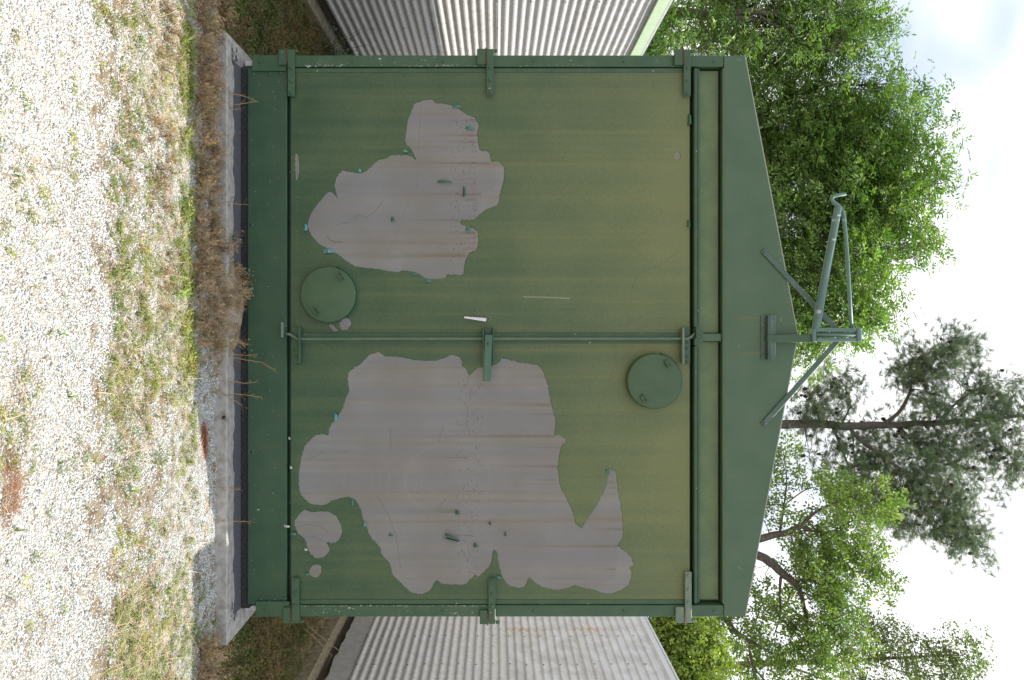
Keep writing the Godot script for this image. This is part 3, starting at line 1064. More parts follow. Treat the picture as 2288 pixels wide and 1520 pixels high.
func door_leaf(shed: Node3D, u0: int, u1: int, v0: int, v1: int, pics: Array, seed_: int) -> MeshInstance3D:
	var st := new_st(true)
	var nx := 36
	var ny := 54
	var nz := noise(1.1, seed_, 2)
	var w := float(u1 - u0)
	var h := float(v1 - v0)
	for j in ny + 1:
		for i in nx + 1:
			var u := u0 + w * i / nx
			var v := v0 + h * j / ny
			var edge := minf(minf(i, nx - i) / 4.0, minf(j, ny - j) / 4.0)
			var off := nz.get_noise_2d(u / S * 1.2, v / S * 1.2) * 0.006 * clampf(edge, 0.0, 1.0)
			# shallow dents
			off -= 0.005 * exp(-(pow(u - 225.0, 2) + pow(v - 672.0, 2)) / 500.0)
			off -= 0.004 * exp(-(pow(u - 900.0, 2) + pow(v - 1046.0, 2)) / 300.0)
			var rr := Vector2(u - 1072.0, v - 1000.0).length()
			off += 0.0025 * exp(-pow((rr - 95.0) / 7.0, 2.0))
			st.set_uv(Vector2(i / float(nx), 1.0 - j / float(ny)))
			st.add_vertex(e(u, v, off))
	for j in ny:
		for i in nx:
			var a := j * (nx + 1) + i
			st.add_index(a); st.add_index(a + nx + 1); st.add_index(a + 1)
			st.add_index(a + 1); st.add_index(a + nx + 1); st.add_index(a + nx + 2)
	var m := StandardMaterial3D.new()
	m.albedo_texture = ImageTexture.create_from_image(pics[0])
	m.roughness_texture = ImageTexture.create_from_image(pics[1])
	m.roughness_texture_channel = BaseMaterial3D.TEXTURE_CHANNEL_RED
	m.roughness = 1.0
	var nm: Image = pics[2].duplicate()
	nm.convert(Image.FORMAT_RGBA8)
	nm.bump_map_to_normal_map(6.0)
	m.normal_enabled = true
	m.normal_texture = ImageTexture.create_from_image(nm)
	m.normal_scale = 1.0
	m.metallic_specular = 0.5
	return put(st, "door", m, shed)

func hatch(door: Node3D, u: float, v: float, r: float) -> void:
	var c := e(u, v, 0.0)
	var st := new_st(true)
	turned(st, c, [[r * 1.02, 0.001], [r * 1.02, 0.040], [r * 1.005, 0.046]], 56)
	turned(st, c, [[r * 1.005, 0.046], [r * 0.985, 0.051], [r * 0.96, 0.052]], 56)
	turned(st, c, [[r * 0.96, 0.052], [r * 0.5, 0.053], [0.0, 0.0535]], 56)
	put(st, "hatch_cover", M.hatch, door)
	var rim := new_st(true)
	var pts := []
	var rad := []
	for k in 19:
		var a := lerpf(-0.9, 1.3, k / 18.0)
		pts.append(c + Vector3(cos(a + PI / 2) * r * 1.05, sin(a + PI / 2) * r * 1.05, 0.006))
		rad.append(0.006)
	tube(rim, pts, rad, 6)
	put(rim, "gasket", M.frame, door)
	for s in [-1.0, 1.0]:
		var cl := new_st()
		var ang := 2.44 if s > 0 else 2.44 + PI
		var p := c + Vector3(cos(ang), sin(ang), 0) * r * 0.66
		p = e(u + s * 39.0 * -1.0, v + s * 27.0, 0.053)
		var xf := Transform3D(Basis(Vector3(0, 0, 1), 0.55), p)
		box(cl, Vector3(-0.022, -0.006, 0.0), Vector3(0.022, 0.004, 0.022), 0.001, xf)
		box(cl, Vector3(-0.020, 0.0045, 0.0), Vector3(-0.016, 0.018, 0.020), 0.001, xf)
		box(cl, Vector3(0.016, 0.0045, 0.0), Vector3(0.020, 0.018, 0.020), 0.001, xf)
		put(cl, "clip", M.hatch, door)

# gable paint with rust runs below the bolts
func gable_paint() -> StandardMaterial3D:
	var w := 1252
	var h := 165
	var a := noise(0.010, 151, 4).get_image(w, h).get_data()
	var b := noise(0.12, 152, 3).get_image(w, h).get_data()
	var img := Image.create(w, h, false, Image.FORMAT_RGB8)
	for y in h:
		for x in w:
			var k := y * w + x
			var t := clampf((a[k] / 255.0 - 0.5) * 0.9 + (b[k] / 255.0 - 0.5) * 0.3 + 0.45, 0.0, 1.0)
			img.set_pixel(x, y, lin(0.056, 0.112, 0.061).lerp(lin(0.078, 0.137, 0.077), t))
	for s in [[1698, 710, 70, 3.0, 0.7], [1698, 726, 70, 3.0, 0.4], [1698, 768, 70, 3.0, 0.5], [1698, 789, 72, 3.5, 0.8], [1698, 744, 60, 2.0, 0.3], [1700, 562, 70, 2.0, 0.5], [1700, 947, 70, 2.0, 0.45], [1640, 1062, 22, 1.5, 0.7], [1628, 1027, 8, 3.0, 0.6]]:
		stroke(img, 125, 1782, [[s[0], s[1]], [s[0] - s[2], s[1]]], s[3], Color(0.21, 0.14, 0.06), s[4], true)
	for i in 60:
		var u := rng.randf_range(480, 760)
		var v := 1780.0 - absf(u - 750.0) * 0.188 - rng.randf_range(0, 9)
		stroke(img, 125, 1782, [[v, u], [v - 1.5, u + rng.randf_range(0, 2)]], rng.randf_range(0.5, 1.3), Color(0.5, 0.56, 0.53), rng.randf_range(0.2, 0.8))
	for p in [[1745, 710], [1746, 714], [1652, 772], [1652, 1265], [1656, 1268], [1648, 132], [1655, 134]]:
		stroke(img, 125, 1782, [[p[0], p[1]], [p[0] - 4, p[1] + 2]], 1.5, Color(0.35, 0.45, 0.44), 0.7)
	var m := StandardMaterial3D.new()
	m.albedo_texture = ImageTexture.create_from_image(img)
	m.roughness = 0.52
	return m

# small bare chips along edges: scraps of primer and undercoat showing, a hair above the paint
func chips(parent: Node3D, runs: Array, mat: Material) -> void:
	var st := new_st(false)
	for r in runs:
		for i in int(r[5]):
			var u := lerpf(r[0], r[2], rng.randf())
			var v := lerpf(r[1], r[3], rng.randf())
			var c := e(u, v, r[4])
			var n := rng.randi_range(4, 6)
			var w := rng.randf_range(0.0010, 0.0034) * (2.4 if rng.randf() < 0.1 else 1.0)
			var ph := rng.randf() * TAU
			var pts := []
			for k in n:
				var a := ph + TAU * k / n
				var rr := w * rng.randf_range(0.5, 1.2)
				pts.append(c + Vector3(cos(a) * rr * 0.6, sin(a) * rr * 1.3, 0.0006))
			for k in range(1, n - 1):
				tri(st, pts[0], pts[k], pts[k + 1], c + Vector3(0, 0, -0.1))
	put(st, "paint_chips", mat, parent).set_meta("kind", "stuff")

func build_shed() -> void:
	var back := 9.2
	var shed := thing("steel_shed", "green painted steel shed front with double doors, paint peeling to grey primer", "shed", Vector3(0.075, 0.08, -D))
	# body behind the front: side walls, rear wall, roof
	var xl := e(129, 0).x
	var xr := e(1373, 0).x
	var ey := e(0, 1656).y
	block("side_wall", M.galv_b, shed, Vector3(xl, 0.09, -back), Vector3(xl + 0.03, ey, -D - 0.062))
	block("side_wall", M.galv_b, shed, Vector3(xr - 0.03, 0.09, -back), Vector3(xr, ey, -D - 0.062))
	block("rear_wall", M.galv_b, shed, Vector3(xl + 0.032, 0.09, -back), Vector3(xr - 0.032, ey, -back + 0.03))
	block("inner_lining", M.frame, shed, Vector3(xl + 0.033, 0.10, -D - 0.10), Vector3(xr - 0.033, e(0, 1654).y, -D - 0.064))
	block("base_flashing", M.tar, shed, Vector3(e(148, 0).x, 0.079, -D - 0.09), Vector3(e(1362, 0).x, e(0, 557).y, -D - 0.012), 0.006)
	# roof sheets falling to both sides of the ridge
	var apex := e(750, 1782.5, 0.012)
	for side in [-1, 1]:
		var st := new_st()
		var eave := e(124 if side < 0 else 1379.0, 1664.5, 0.012)
		var t := Vector3(0, -0.006, 0)
		var zb := Vector3(0, 0, -back + D - 0.05)
		var ins := (eave + apex) * 0.5 + zb * 0.5 + t * 0.5
		quad(st, eave, apex, apex + zb, eave + zb, ins)
		quad(st, eave + t, apex + t, apex + zb + t, eave + zb + t, ins)
		quad(st, eave, apex, apex + t, eave + t, ins)
		quad(st, eave + zb, apex + zb, apex + zb + t, eave + zb + t, ins)
		quad(st, eave, eave + zb, eave + zb + t, eave + t, ins)
		put(st, "roof_sheet", M.roof_edge, shed)
	# gable fascia
	var gs := new_st()
	var outline := [e(125.5, 1617, 0.012), e(1376, 1617, 0.012), e(1376.5, 1662, 0.012), e(750, 1780, 0.012), e(126, 1663, 0.012)]
	var gc := e(750, 1680, -0.02)
	for i in range(1, 4):
		for k in [0, i + 1, i]:
			gs.set_uv(Vector2((outline[k].x - outline[0].x) / (1252.0 / S), 1.0 - (outline[k].y - outline[0].y) / (165.0 / S)))
			gs.add_vertex(outline[k])
	gs.set_uv(Vector2(0.01, 0.99))
	for i in 5:
		var a: Vector3 = outline[i]
		var b: Vector3 = outline[(i + 1) % 5]
		quad(gs, a, b, b + Vector3(0, 0, -0.055), a + Vector3(0, 0, -0.055), gc)
	put(gs, "gable_fascia", gable_paint(), shed)
	slab("fascia_lip", M.gable, shed, 154, 1612.5, 1348, 1617.5, -0.03, 0.017, 0.003)
	# transom: a recessed panel in two halves over a folded rail
	slab("transom_panel", M.transom, shed, 155, 1563, 744, 1608, -0.045, -0.028)
	slab("transom_panel", M.transom, shed, 764, 1563, 1344, 1608, -0.045, -0.028)
	slab("transom_strut", M.gable, shed, 745.5, 1568, 763, 1612, -0.027, 0.004, 0.003)
	var rl := new_st()
	for half in [[154.0, 733.0], [773.0, 1347.0]]:
		plate(rl, half[0], 1549, half[1], 1557, -0.06, 0.022, 0.006)
		plate(rl, half[0], 1557.3, half[1], 1563, -0.06, 0.006, 0.006)
	plate(rl, 733.3, 1549, 772.7, 1557, -0.06, 0.021, 0.006)
	put(rl, "door_head_rail", M.frame, shed)
	var gp := new_st()
	var gpts := [e(726, 1556, 0.012), e(779, 1556, 0.012), e(765, 1570, 0.012), e(743, 1570, 0.012)]
	var gi := e(752, 1562, 0.006)
	quad(gp, gpts[0], gpts[1], gpts[2], gpts[3], gi)
	for i in 4:
		quad(gp, gpts[i], gpts[(i + 1) % 4], gpts[(i + 1) % 4] + Vector3(0, 0, -0.03), gpts[i] + Vector3(0, 0, -0.03), gi)
	put(gp, "gusset", M.frame, shed)
	# posts and sill
	for p in [[125.0, 150.5, 565.0], [1351.5, 1377.0, 573.0]]:
		var po := slab("door_post", M.frame, shed, p[0], p[2], p[1], 1616, -0.06, 0.012, 0.004)
		var mid: float = p[0] + (14.0 if p[0] < 700 else 12.5)
		for v in [789.0, 990.0, 1191.0, 1393.0, 1594.0]:
			bolt(po, mid, v, 0.012, 0.0065)
	slab("corner_plate", M.frame, shed, 125.5, 565, 160, 640, 0.0125, 0.0165)
	slab("corner_plate", M.frame, shed, 1342.5, 573, 1376.5, 648, 0.0125, 0.0165)
	var sk := slab("sill_plate", M.skirt, shed, 151, 553, 1351, 641, -0.05, 0.004, 0.004)
	for b in [[141, 583], [166, 566], [165, 603], [165, 628], [1362, 595], [1337, 583], [1338, 614], [1337, 636]]:
		bolt(sk, b[0], b[1], 0.0165 if b[0] < 162 or b[0] > 1341 else 0.004, 0.0085)
	for b in [[503, 562], [1010, 564]]:
		var st := new_st(true)
		turned(st, e(b[0], b[1], 0.004), [[0.011, 0.0], [0.010, 0.003], [0.006, 0.003], [0.0055, -0.004], [0.0, -0.005]], 12)
		put(st, "drain_plug", M.frame, sk)
	# peeling outlines read off the door, as (height, across)
	peel_shapes.append([1, [[966, 223], [945, 225], [926, 232], [917, 255], [910, 276], [906, 315], [910, 323], [921, 336], [930, 358], [916, 348], [898, 346], [874, 347], [860, 355], [846, 358], [830, 371], [814, 385], [790, 386], [765, 382], [753, 395], [748, 416], [754, 444], [743, 430], [732, 431], [718, 446], [699, 472], [688, 500], [695, 524], [716, 547], [755, 568], [792, 594], [842, 601], [877, 607], [910, 605], [940, 614], [952, 624], [993, 622], [1000, 614], [1031, 615], [1036, 608], [1040, 584], [1049, 566], [1064, 558], [1069, 542], [1068, 521], [1056, 510], [1031, 502], [1031, 492], [1057, 491], [1073, 479], [1084, 470], [1112, 458], [1117, 434], [1126, 402], [1126, 374], [1113, 362], [1098, 362], [1096, 350], [1089, 339], [1075, 338], [1070, 327], [1066, 297], [1070, 280], [1061, 264], [1045, 257], [1021, 241], [994, 232], [973, 230]]])
	peel_shapes.append([2, [[1112, 456], [1117, 434], [1126, 402], [1126, 374], [1113, 362], [1108, 380], [1104, 420], [1080, 432], [1074, 455], [1076, 474], [1084, 470]]])
	peel_shapes.append([2, [[765, 382], [753, 395], [749, 415], [756, 410], [768, 396], [790, 390], [804, 400], [811, 388], [790, 386]]])
	peel_shapes.append([2, [[755, 568], [792, 594], [842, 601], [877, 607], [897, 606], [899, 560], [860, 565], [800, 572], [762, 560], [762, 545], [740, 548], [716, 547]]])
	peel_shapes.append([1, [[846, 787], [825, 794], [804, 815], [781, 830], [777, 850], [781, 871], [772, 892], [764, 916], [751, 937], [736, 955], [734, 972], [718, 970], [702, 976], [681, 997], [673, 1024], [667, 1067], [671, 1102], [692, 1125], [722, 1130], [744, 1119], [779, 1111], [800, 1126], [814, 1165], [828, 1200], [849, 1224], [853, 1240], [872, 1261], [877, 1284], [898, 1305], [919, 1324], [944, 1328], [961, 1320], [972, 1301], [977, 1298], [986, 1305], [1014, 1307], [1042, 1305], [1049, 1296], [1063, 1285], [1068, 1289], [1094, 1266], [1099, 1249], [1103, 1229], [1112, 1236], [1113, 1256], [1122, 1287], [1134, 1306], [1150, 1313], [1171, 1312], [1183, 1291], [1195, 1301], [1216, 1313], [1248, 1319], [1276, 1312], [1285, 1308], [1300, 1313], [1332, 1320], [1360, 1327], [1388, 1319], [1405, 1305], [1412, 1284], [1407, 1270], [1416, 1263], [1410, 1245], [1393, 1231], [1380, 1222], [1391, 1200], [1391, 1165], [1388, 1130], [1381, 1102], [1377, 1060], [1372, 1051], [1363, 1049], [1360, 1060], [1351, 1095], [1334, 1128], [1304, 1175], [1299, 1180], [1286, 1170], [1283, 1154], [1271, 1125], [1251, 1084], [1246, 1046], [1251, 1011], [1257, 993], [1264, 988], [1262, 979], [1250, 972], [1239, 972], [1241, 937], [1232, 902], [1223, 857], [1213, 829], [1199, 816], [1174, 812], [1155, 809], [1124, 801], [1115, 811], [1101, 818], [1068, 823], [1049, 839], [1042, 825], [1031, 815], [1033, 809], [1026, 797], [1007, 793], [1000, 797], [982, 804], [958, 807], [916, 803], [891, 797], [858, 796]]])
	peel_shapes.append([2, [[846, 787], [825, 794], [804, 815], [781, 830], [777, 850], [781, 871], [787, 870], [788, 840], [812, 822], [835, 800], [858, 796]]])
	peel_shapes.append([2, [[1380, 1222], [1393, 1231], [1410, 1245], [1414, 1262], [1407, 1270], [1412, 1284], [1405, 1305], [1388, 1319], [1360, 1327], [1332, 1320], [1345, 1305], [1375, 1290], [1378, 1260]]])
	peel_shapes.append([1, [[680, 1140], [699, 1144], [734, 1144], [755, 1158], [765, 1186], [758, 1207], [744, 1215], [730, 1212], [737, 1228], [727, 1243], [713, 1248], [701, 1245], [688, 1228], [681, 1205], [664, 1189], [658, 1168], [667, 1151]]])
	peel_shapes.append([1, [[696, 1266], [706, 1262], [717, 1264], [719, 1276], [713, 1288], [703, 1291], [694, 1287], [691, 1278]]])
	peel_shapes.append([1, [[758, 727], [763, 716], [774, 711], [783, 715], [784, 727], [776, 737], [764, 737]]])
	peel_shapes.append([1, [[736, 727], [744, 725], [751, 734], [756, 740], [748, 741], [740, 735]]])
	peel_shapes.append([1, [[1506, 345], [1511, 340], [1518, 342], [1520, 352], [1513, 357], [1507, 354]]])
	peel_shapes.append([1, [[660, 345], [666, 346], [669, 370], [667, 398], [662, 403], [660, 380]]])
	var spans := [[153, 744], [766, 1350]]
	for di in 2:
		var u0: int = spans[di][0]
		var u1: int = spans[di][1]
		var v0 := 650
		var v1 := 1541
		var pics := door_picture(u0, v0, u1, v1, 201 + di * 10)
		var img: Image = pics[0]
		var rust := Color(0.115, 0.078, 0.044)
		if di == 0:
			for s in [[1094, 365, 175, 1.5], [1075, 434, 260, 2.0], [1065, 446, 45, 1.5], [1028, 491, 130, 2.0], [1040, 570, 150, 3.0], [1066, 302, 120, 2.0], [1060, 318, 70, 2.0], [1062, 268, 60, 1.5], [1062, 520, 60, 1.5]]:
				stroke(img, u0, v1, [[s[0], s[1]], [s[0] - s[2], s[1] + rng.randf_range(-1, 1)]], s[3] * 1.7, rust, 0.6, true)
			for i in 26:
				stroke(img, u0, v1, [[1064, 255 + i * 12.0], [1064 - rng.randf_range(15, 60), 255 + i * 12.0]], rng.randf_range(1.5, 4.0), rust, 0.28, true)
			dots(img, u0, v1, Vector2(1005, 265), Vector2(1065, 610), 260, Color(0.035, 0.028, 0.024), 1.35)
			dots(img, u0, v1, Vector2(940, 240), Vector2(1010, 560), 40, Color(0.09, 0.07, 0.055), 1.0)
			for i in 60:
				stroke(img, u0, v1, [[940.0 - (i / 60.0) * 10.0, 232 + i * 3.2], [941.5 - (i / 60.0) * 10.0, 233.5 + i * 3.2]], 0.8, Color(0.12, 0.09, 0.06), 0.7)
			stroke(img, u0, v1, [[855, 450], [840, 470], [820, 485], [800, 480], [788, 490]], 0.6, Color(0.08, 0.06, 0.05), 0.8)
			stroke(img, u0, v1, [[780, 497], [765, 498], [750, 505]], 0.6, Color(0.08, 0.06, 0.05), 0.8)
			stroke(img, u0, v1, [[914, 445], [900, 480], [880, 540], [850, 588]], 0.5, Color(0.14, 0.11, 0.09), 0.6)
			stroke(img, u0, v1, [[730, 527], [738, 537], [750, 540], [768, 541]], 2.0, Color(0.12, 0.095, 0.06), 0.9)
			stroke(img, u0, v1, [[664, 350], [665, 398]], 2.2, Color(0.20, 0.11, 0.05), 0.8)
			for i in 34:
				stroke(img, u0, v1, [[664.5, 410 + i * 9.6], [664.5, 412.5 + i * 9.6]], 0.6, Color(0.5, 0.54, 0.5), rng.randf_range(0.2, 1.0))
			# scuffs and hand marks in the paint beside the latch
			for i in 44:
				var a := rng.randf_range(950, 1130)
				var b := rng.randf_range(630, 745)
				stroke(img, u0, v1, [[a, b], [a + rng.randf_range(-9, 9), b + rng.randf_range(-7, 7)]], rng.randf_range(1.0, 3.5), Color(0.028, 0.062, 0.045), rng.randf_range(0.2, 0.5))
			# scratches
			stroke(img, u0, v1, [[1170, 663], [1200, 663.5], [1225, 664], [1275, 667]], 0.7, Color(0.55, 0.58, 0.52), 0.9)
			for ln in [[[1170, 360], [1190, 400], [1205, 450]], [[1330, 470], [1400, 540], [1450, 585], [1490, 610]], [[1400, 740], [1412, 650], [1425, 610], [1470, 595], [1520, 560]], [[1180, 730], [1300, 732], [1400, 725], [1450, 700]], [[1300, 440], [1370, 500]]]:
				stroke(img, u0, v1, ln, 0.5, Color(0.045, 0.075, 0.05), 0.55)
			for i in 8:
				var su := rng.randf_range(200, 700)
				var sv := rng.randf_range(1120, 1500)
				for k in 10:
					stroke(img, u0, v1, [[sv + k * 4.0, su + rng.randf_range(-2, 2)], [sv + k * 4.0 + 1.5, su + 0.8]], 0.5, Color(0.4, 0.44, 0.36), rng.randf_range(0.1, 0.5))
		else:
			for s in [[1239, 974, 390, 3.0], [1045, 1022, 105, 2.0], [1020, 1142, 125, 4.0], [1055, 1196, 60, 1.8], [1246, 1042, 140, 2.0], [1380, 1221, 260, 2.5], [1232, 905, 120, 3.5], [1238, 925, 60, 1.5], [1244, 1072, 60, 1.5], [1372, 1077, 24, 2.0], [1376, 1090, 24, 1.5], [1390, 1183, 70, 2.0], [1375, 1272, 50, 1.5], [1256, 1000, 90, 1.5]]:
				stroke(img, u0, v1, [[s[0], s[1]], [s[0] - s[2], s[1] + rng.randf_range(-1, 1)]], s[3] * 1.7, rust, 0.6, true)
			dots(img, u0, v1, Vector2(1020, 840), Vector2(1078, 1290), 280, Color(0.035, 0.028, 0.024), 1.35)
			dots(img, u0, v1, Vector2(930, 1000), Vector2(1030, 1290), 26, Color(0.09, 0.07, 0.055), 1.6)
			for a in [[1045, 830], [1050, 870], [1044, 905], [1042, 938]]:
				stroke(img, u0, v1, [[a[0], a[1]], [a[0] + 1, a[1] + 26]], 0.5, Color(0.10, 0.08, 0.06), 0.8)
			for ln in [[[842, 1108], [868, 1150], [885, 1200], [895, 1270]], [[872, 955], [874, 1005]], [[980, 1135], [998, 1112]], [[990, 950], [980, 990]], [[688, 1024], [705, 1020], [720, 1010]], [[768, 1010], [784, 1005]], [[660, 1180], [680, 1172], [715, 1175], [735, 1190]], [[682, 1199], [705, 1200], [728, 1212]]]:
				stroke(img, u0, v1, ln, 0.55, Color(0.10, 0.08, 0.065), 0.8)
			# ring left by an old hatch, and brushed marks
			var ring := []
			for i in 61:
				ring.append([1000 + 96 * sin(TAU * i / 60.0), 1072 + 78 * cos(TAU * i / 60.0)])
			stroke(img, u0, v1, ring, 3.5, Color(0.31, 0.30, 0.285), 0.22)
			for i in 26:
				var bx := rng.randf_range(720, 900)
				stroke(img, u0, v1, [[bx, 1035 + rng.randf_range(0, 20)], [bx + 12, 1065], [bx + 3, 1100]], 2.0, Color(0.30, 0.265, 0.20), 0.22)
			for i in 30:
				var a := rng.randf_range(700, 1000)
				var b := rng.randf_range(770, 790)
				stroke(img, u0, v1, [[a, b], [a + rng.randf_range(-9, 9), b + rng.randf_range(-3, 12)]], rng.randf_range(1.0, 3.0), Color(0.15, 0.17, 0.06), rng.randf_range(0.2, 0.5))
			stroke(img, u0, v1, [[1378, 770], [1370, 830], [1340, 900], [1325, 950]], 0.5, Color(0.045, 0.075, 0.05), 0.55)
			for i in 60:
				stroke(img, u0, v1, [[660 + i * 7.0, 1348], [660 + i * 7.0 + rng.randf_range(1, 5), 1348.5]], 0.6, Color(0.5, 0.52, 0.5), rng.randf_range(0.0, 0.9))
		var leaf := door_leaf(shed, u0, u1, v0, v1, pics, 301 + di)
		leaf.set_meta("label", "left green door leaf peeled to grey in one patch" if di == 0 else "right green door leaf peeled to grey over half its height")
		slab("edge_strip", M.frame, leaf, 153 if di == 0 else 1340, 651, 162 if di == 0 else 1350, 1540, 0.0, 0.0045)
		if di == 0:
			hatch(leaf, 659, 736, 61.0 / S)
			for f in [[1021, 238, 20, 6, 0], [1050, 286, 22, 7, 0], [905, 338, 12, 7, 2], [803, 381, 10, 9, 2], [683, 508, 10, 18, 2], [735, 561, 26, 9, 2], [925, 612, 18, 4, 0], [955, 627, 22, 6, 0], [993, 406, 36, 6, 1], [1037, 428, 7, 24, 1], [1047, 512, 14, 8, 0], [878, 490, 9, 10, 1], [1540, 268, 8, 26, 1], [1538, 500, 7, 16, 1]]:
				flake(leaf, f[0], f[1], f[2], f[3], 1.0, [M.flake, M.flake_b, M.flake_c][f[4]])
		else:
			hatch(leaf, 851, 1459, 60.0 / S)
			curl(leaf, 1010, 1203, M.flake_b)
			for f in [[647, 978, 6, 7], [651, 1043, 7, 8], [641, 1174, 16, 6], [684, 1226, 8, 7]]:
				flake(leaf, f[0], f[1], f[2], f[3], 1.0, M.chip)
			for f in [[750, 930, 9, 18, 2], [787, 1121, 9, 16, 0], [1063, 1217, 10, 9, 1], [874, 1194, 11, 5, 1], [1113, 1288, 14, 7, 0], [1358, 1052, 12, 7, 0], [656, 1191, 14, 8, 0], [686, 1281, 10, 6, 0], [1022, 1144, 10, 10, 1], [815, 1170, 6, 12, 2], [1095, 1168, 6, 8, 1], [1129, 1192, 4, 9, 1]]:
				flake(leaf, f[0], f[1], f[2], f[3], 1.0 if f[2] < 25 else 1.8, [M.flake, M.flake_b, M.flake_c][f[4]])
		if di == 0:
			slab("meeting_strip", M.frame, leaf, 744.5, 652, 767, 1540, -0.012, 0.007)
	chips(shed, [[146, 680, 150.5, 770, 0.0122, 34], [146, 900, 150.5, 1090, 0.0122, 60], [128, 700, 149, 1000, 0.0122, 26], [146, 1160, 150.5, 1300, 0.0122, 18], [1351.5, 672, 1353.5, 1090, 0.0122, 110], [1352, 680, 1376, 800, 0.0122, 18], [1352, 850, 1376, 1050, 0.0122, 26], [170, 560, 1340, 640, 0.0042, 46]], M.chip)
	chips(shed, [[148, 660, 150.5, 1100, 0.0124, 22], [1351.5, 670, 1354, 1100, 0.0124, 26], [1343, 640, 1351, 650, 0.0042, 6]], M.rust)
	# hinges
	hinge(shed, false, 645, 661, 114, 218, 625, 643, 149, 667, M.frame)
	hinge(shed, false, 1087, 1103, 113, 216, 1066, 1085, 148, 1111, M.frame)
	hinge(shed, false, 1525, 1541, 114, 218, 1504, 1523, 149, 1550, M.frame)
	hinge(shed, true, 654, 671, 1389, 1289, 635, 652, 1354, 680, M.frame)
	hinge(shed, true, 1091, 1107, 1391, 1290, 1072, 1089, 1360, 1117, M.frame)
	hinge(shed, true, 1528, 1543, 1388, 1275, 1507, 1526, 1353, 1553, M.worn)
	# locking bar with its guides and handle
	var lb := new_st(true)
	var off := 0.028
	tube(lb, [e(746, 640, off), e(747, 650, off), e(752, 658, off), e(757, 666, off), e(757.5, 680, off), e(757, 900, off), e(757, 1100, off), e(757, 1300, off), e(757, 1520, off), e(757, 1534, off), e(752, 1543, off), e(745, 1550, off)], [0.009, 0.009, 0.009, 0.009, 0.009, 0.009, 0.009, 0.009, 0.009, 0.009, 0.009, 0.009], 10)
	var bar := put(lb, "locking_bar", M.bar, shed)
	slab("keeper", M.worn, bar, 720, 631, 754, 636.5, 0.004, 0.04, 0.002)
	var g1 := slab("guide_plate", M.frame, bar, 731, 651.5, 812, 671, 0.008, 0.013, 0.002)
	slab("guide_lug", M.frame, bar, 731, 671.5, 810, 675.5, 0.008, 0.055, 0.002)
	for b in [[797, 658], [812 - 5, 666], [797, 666], [782, 658]]:
		bolt(bar, b[0], b[1], 0.013, 0.0055)
	slab("guide_plate", M.frame, bar, 732, 1525, 812, 1541, 0.008, 0.013, 0.002)
	slab("guide_lug", M.worn, bar, 732, 1520, 812, 1524.5, 0.008, 0.055, 0.002)
	for b in [[766, 1534], [779, 1534], [797, 1534], [809, 1534], [809, 1528]]:
		bolt(bar, b[0], b[1], 0.013, 0.0055)
	slab("guide_lug", M.frame, bar, 732, 1550, 756, 1553.5, 0.023, 0.06, 0.002)
	slab("handle_lug", M.frame, bar, 732, 1078.5, 816, 1081.5, 0.008, 0.06, 0.002)
	slab("handle_lug", M.frame, bar, 733, 1100.5, 812, 1103, 0.008, 0.05, 0.002)
	slab("handle_plate", M.frame, bar, 732, 1082, 812, 1100, 0.008, 0.013, 0.002)
	var hs := new_st()
	var hx := Transform3D(Basis(Vector3(0, 0, 1), -0.04), e(799, 1090, 0.055))
	box(hs, Vector3(-51.0 / S, -8.5 / S, -0.006), Vector3(51.0 / S, 8.5 / S, 0.006), 0.004, hx)
	put(hs, "handle", M.handle, bar)
	bolt(bar, 768, 1093, 0.0612, 0.011)

func build_pad() -> void:
	var xa := -1.66
	var xb := 1.83
	var p := thing("concrete_pad", "weathered concrete pad edge under the green steel shed", "pad", Vector3(0.08, 0.0, -4.8))
	block("slab", M.concrete, p, Vector3(xa, -0.12, -9.35), Vector3(xb, 0.078, -4.455), 0.006)
	# tar brushed along the sill, with a ragged edge
	var st := new_st()
	var n := 160
	var na := noise(0.9, 401, 4)
	for i in n:
		var x0 := lerpf(e(150, 0).x, e(1360, 0).x, i / float(n))
		var x1 := lerpf(e(150, 0).x, e(1360, 0).x, (i + 1) / float(n))
		var d0 := 4.565 + na.get_noise_1d(x0 * 9.0) * 0.03
		var d1 := 4.565 + na.get_noise_1d(x1 * 9.0) * 0.03
		var a := Vector3(x0, 0.0815, -d0)
		var b := Vector3(x1, 0.0815, -d1)
		var c := Vector3(x1, 0.0815, -4.69)
		var d := Vector3(x0, 0.0815, -4.69)
		quad(st, a, b, c, d, (a + c) * 0.5 + Vector3(0, -1, 0))
		quad(st, a, b, b + Vector3(0, -0.004, 0), a + Vector3(0, -0.004, 0), (a + b) * 0.5 + Vector3(0, 0, -1))
	put(st, "tar_smear", M.smear, p)
	for s in [[0.0, 40], [1.0, 36]]:
		var dr := new_st()
		for i in int(s[1]):
			var x := (e(140, 0).x if s[0] == 0.0 else e(1352, 0).x) + rng.randf_range(-0.06, 0.05)
			var d := rng.randf_range(4.52, 4.64)
			var r := rng.randf_range(0.002, 0.008)
			var c := Vector3(x, 0.0805, -d)
			for k in 6:
				tri(dr, c, c + Vector3(cos(TAU * k / 6) * r * 2.0, 0, sin(TAU * k / 6) * r), c + Vector3(cos(TAU * (k + 1) / 6) * r * 2.0, 0, sin(TAU * (k + 1) / 6) * r), c + Vector3(0, -1, 0))
		put(dr, "tar_drips", M.smear, p).set_meta("kind", "stuff")

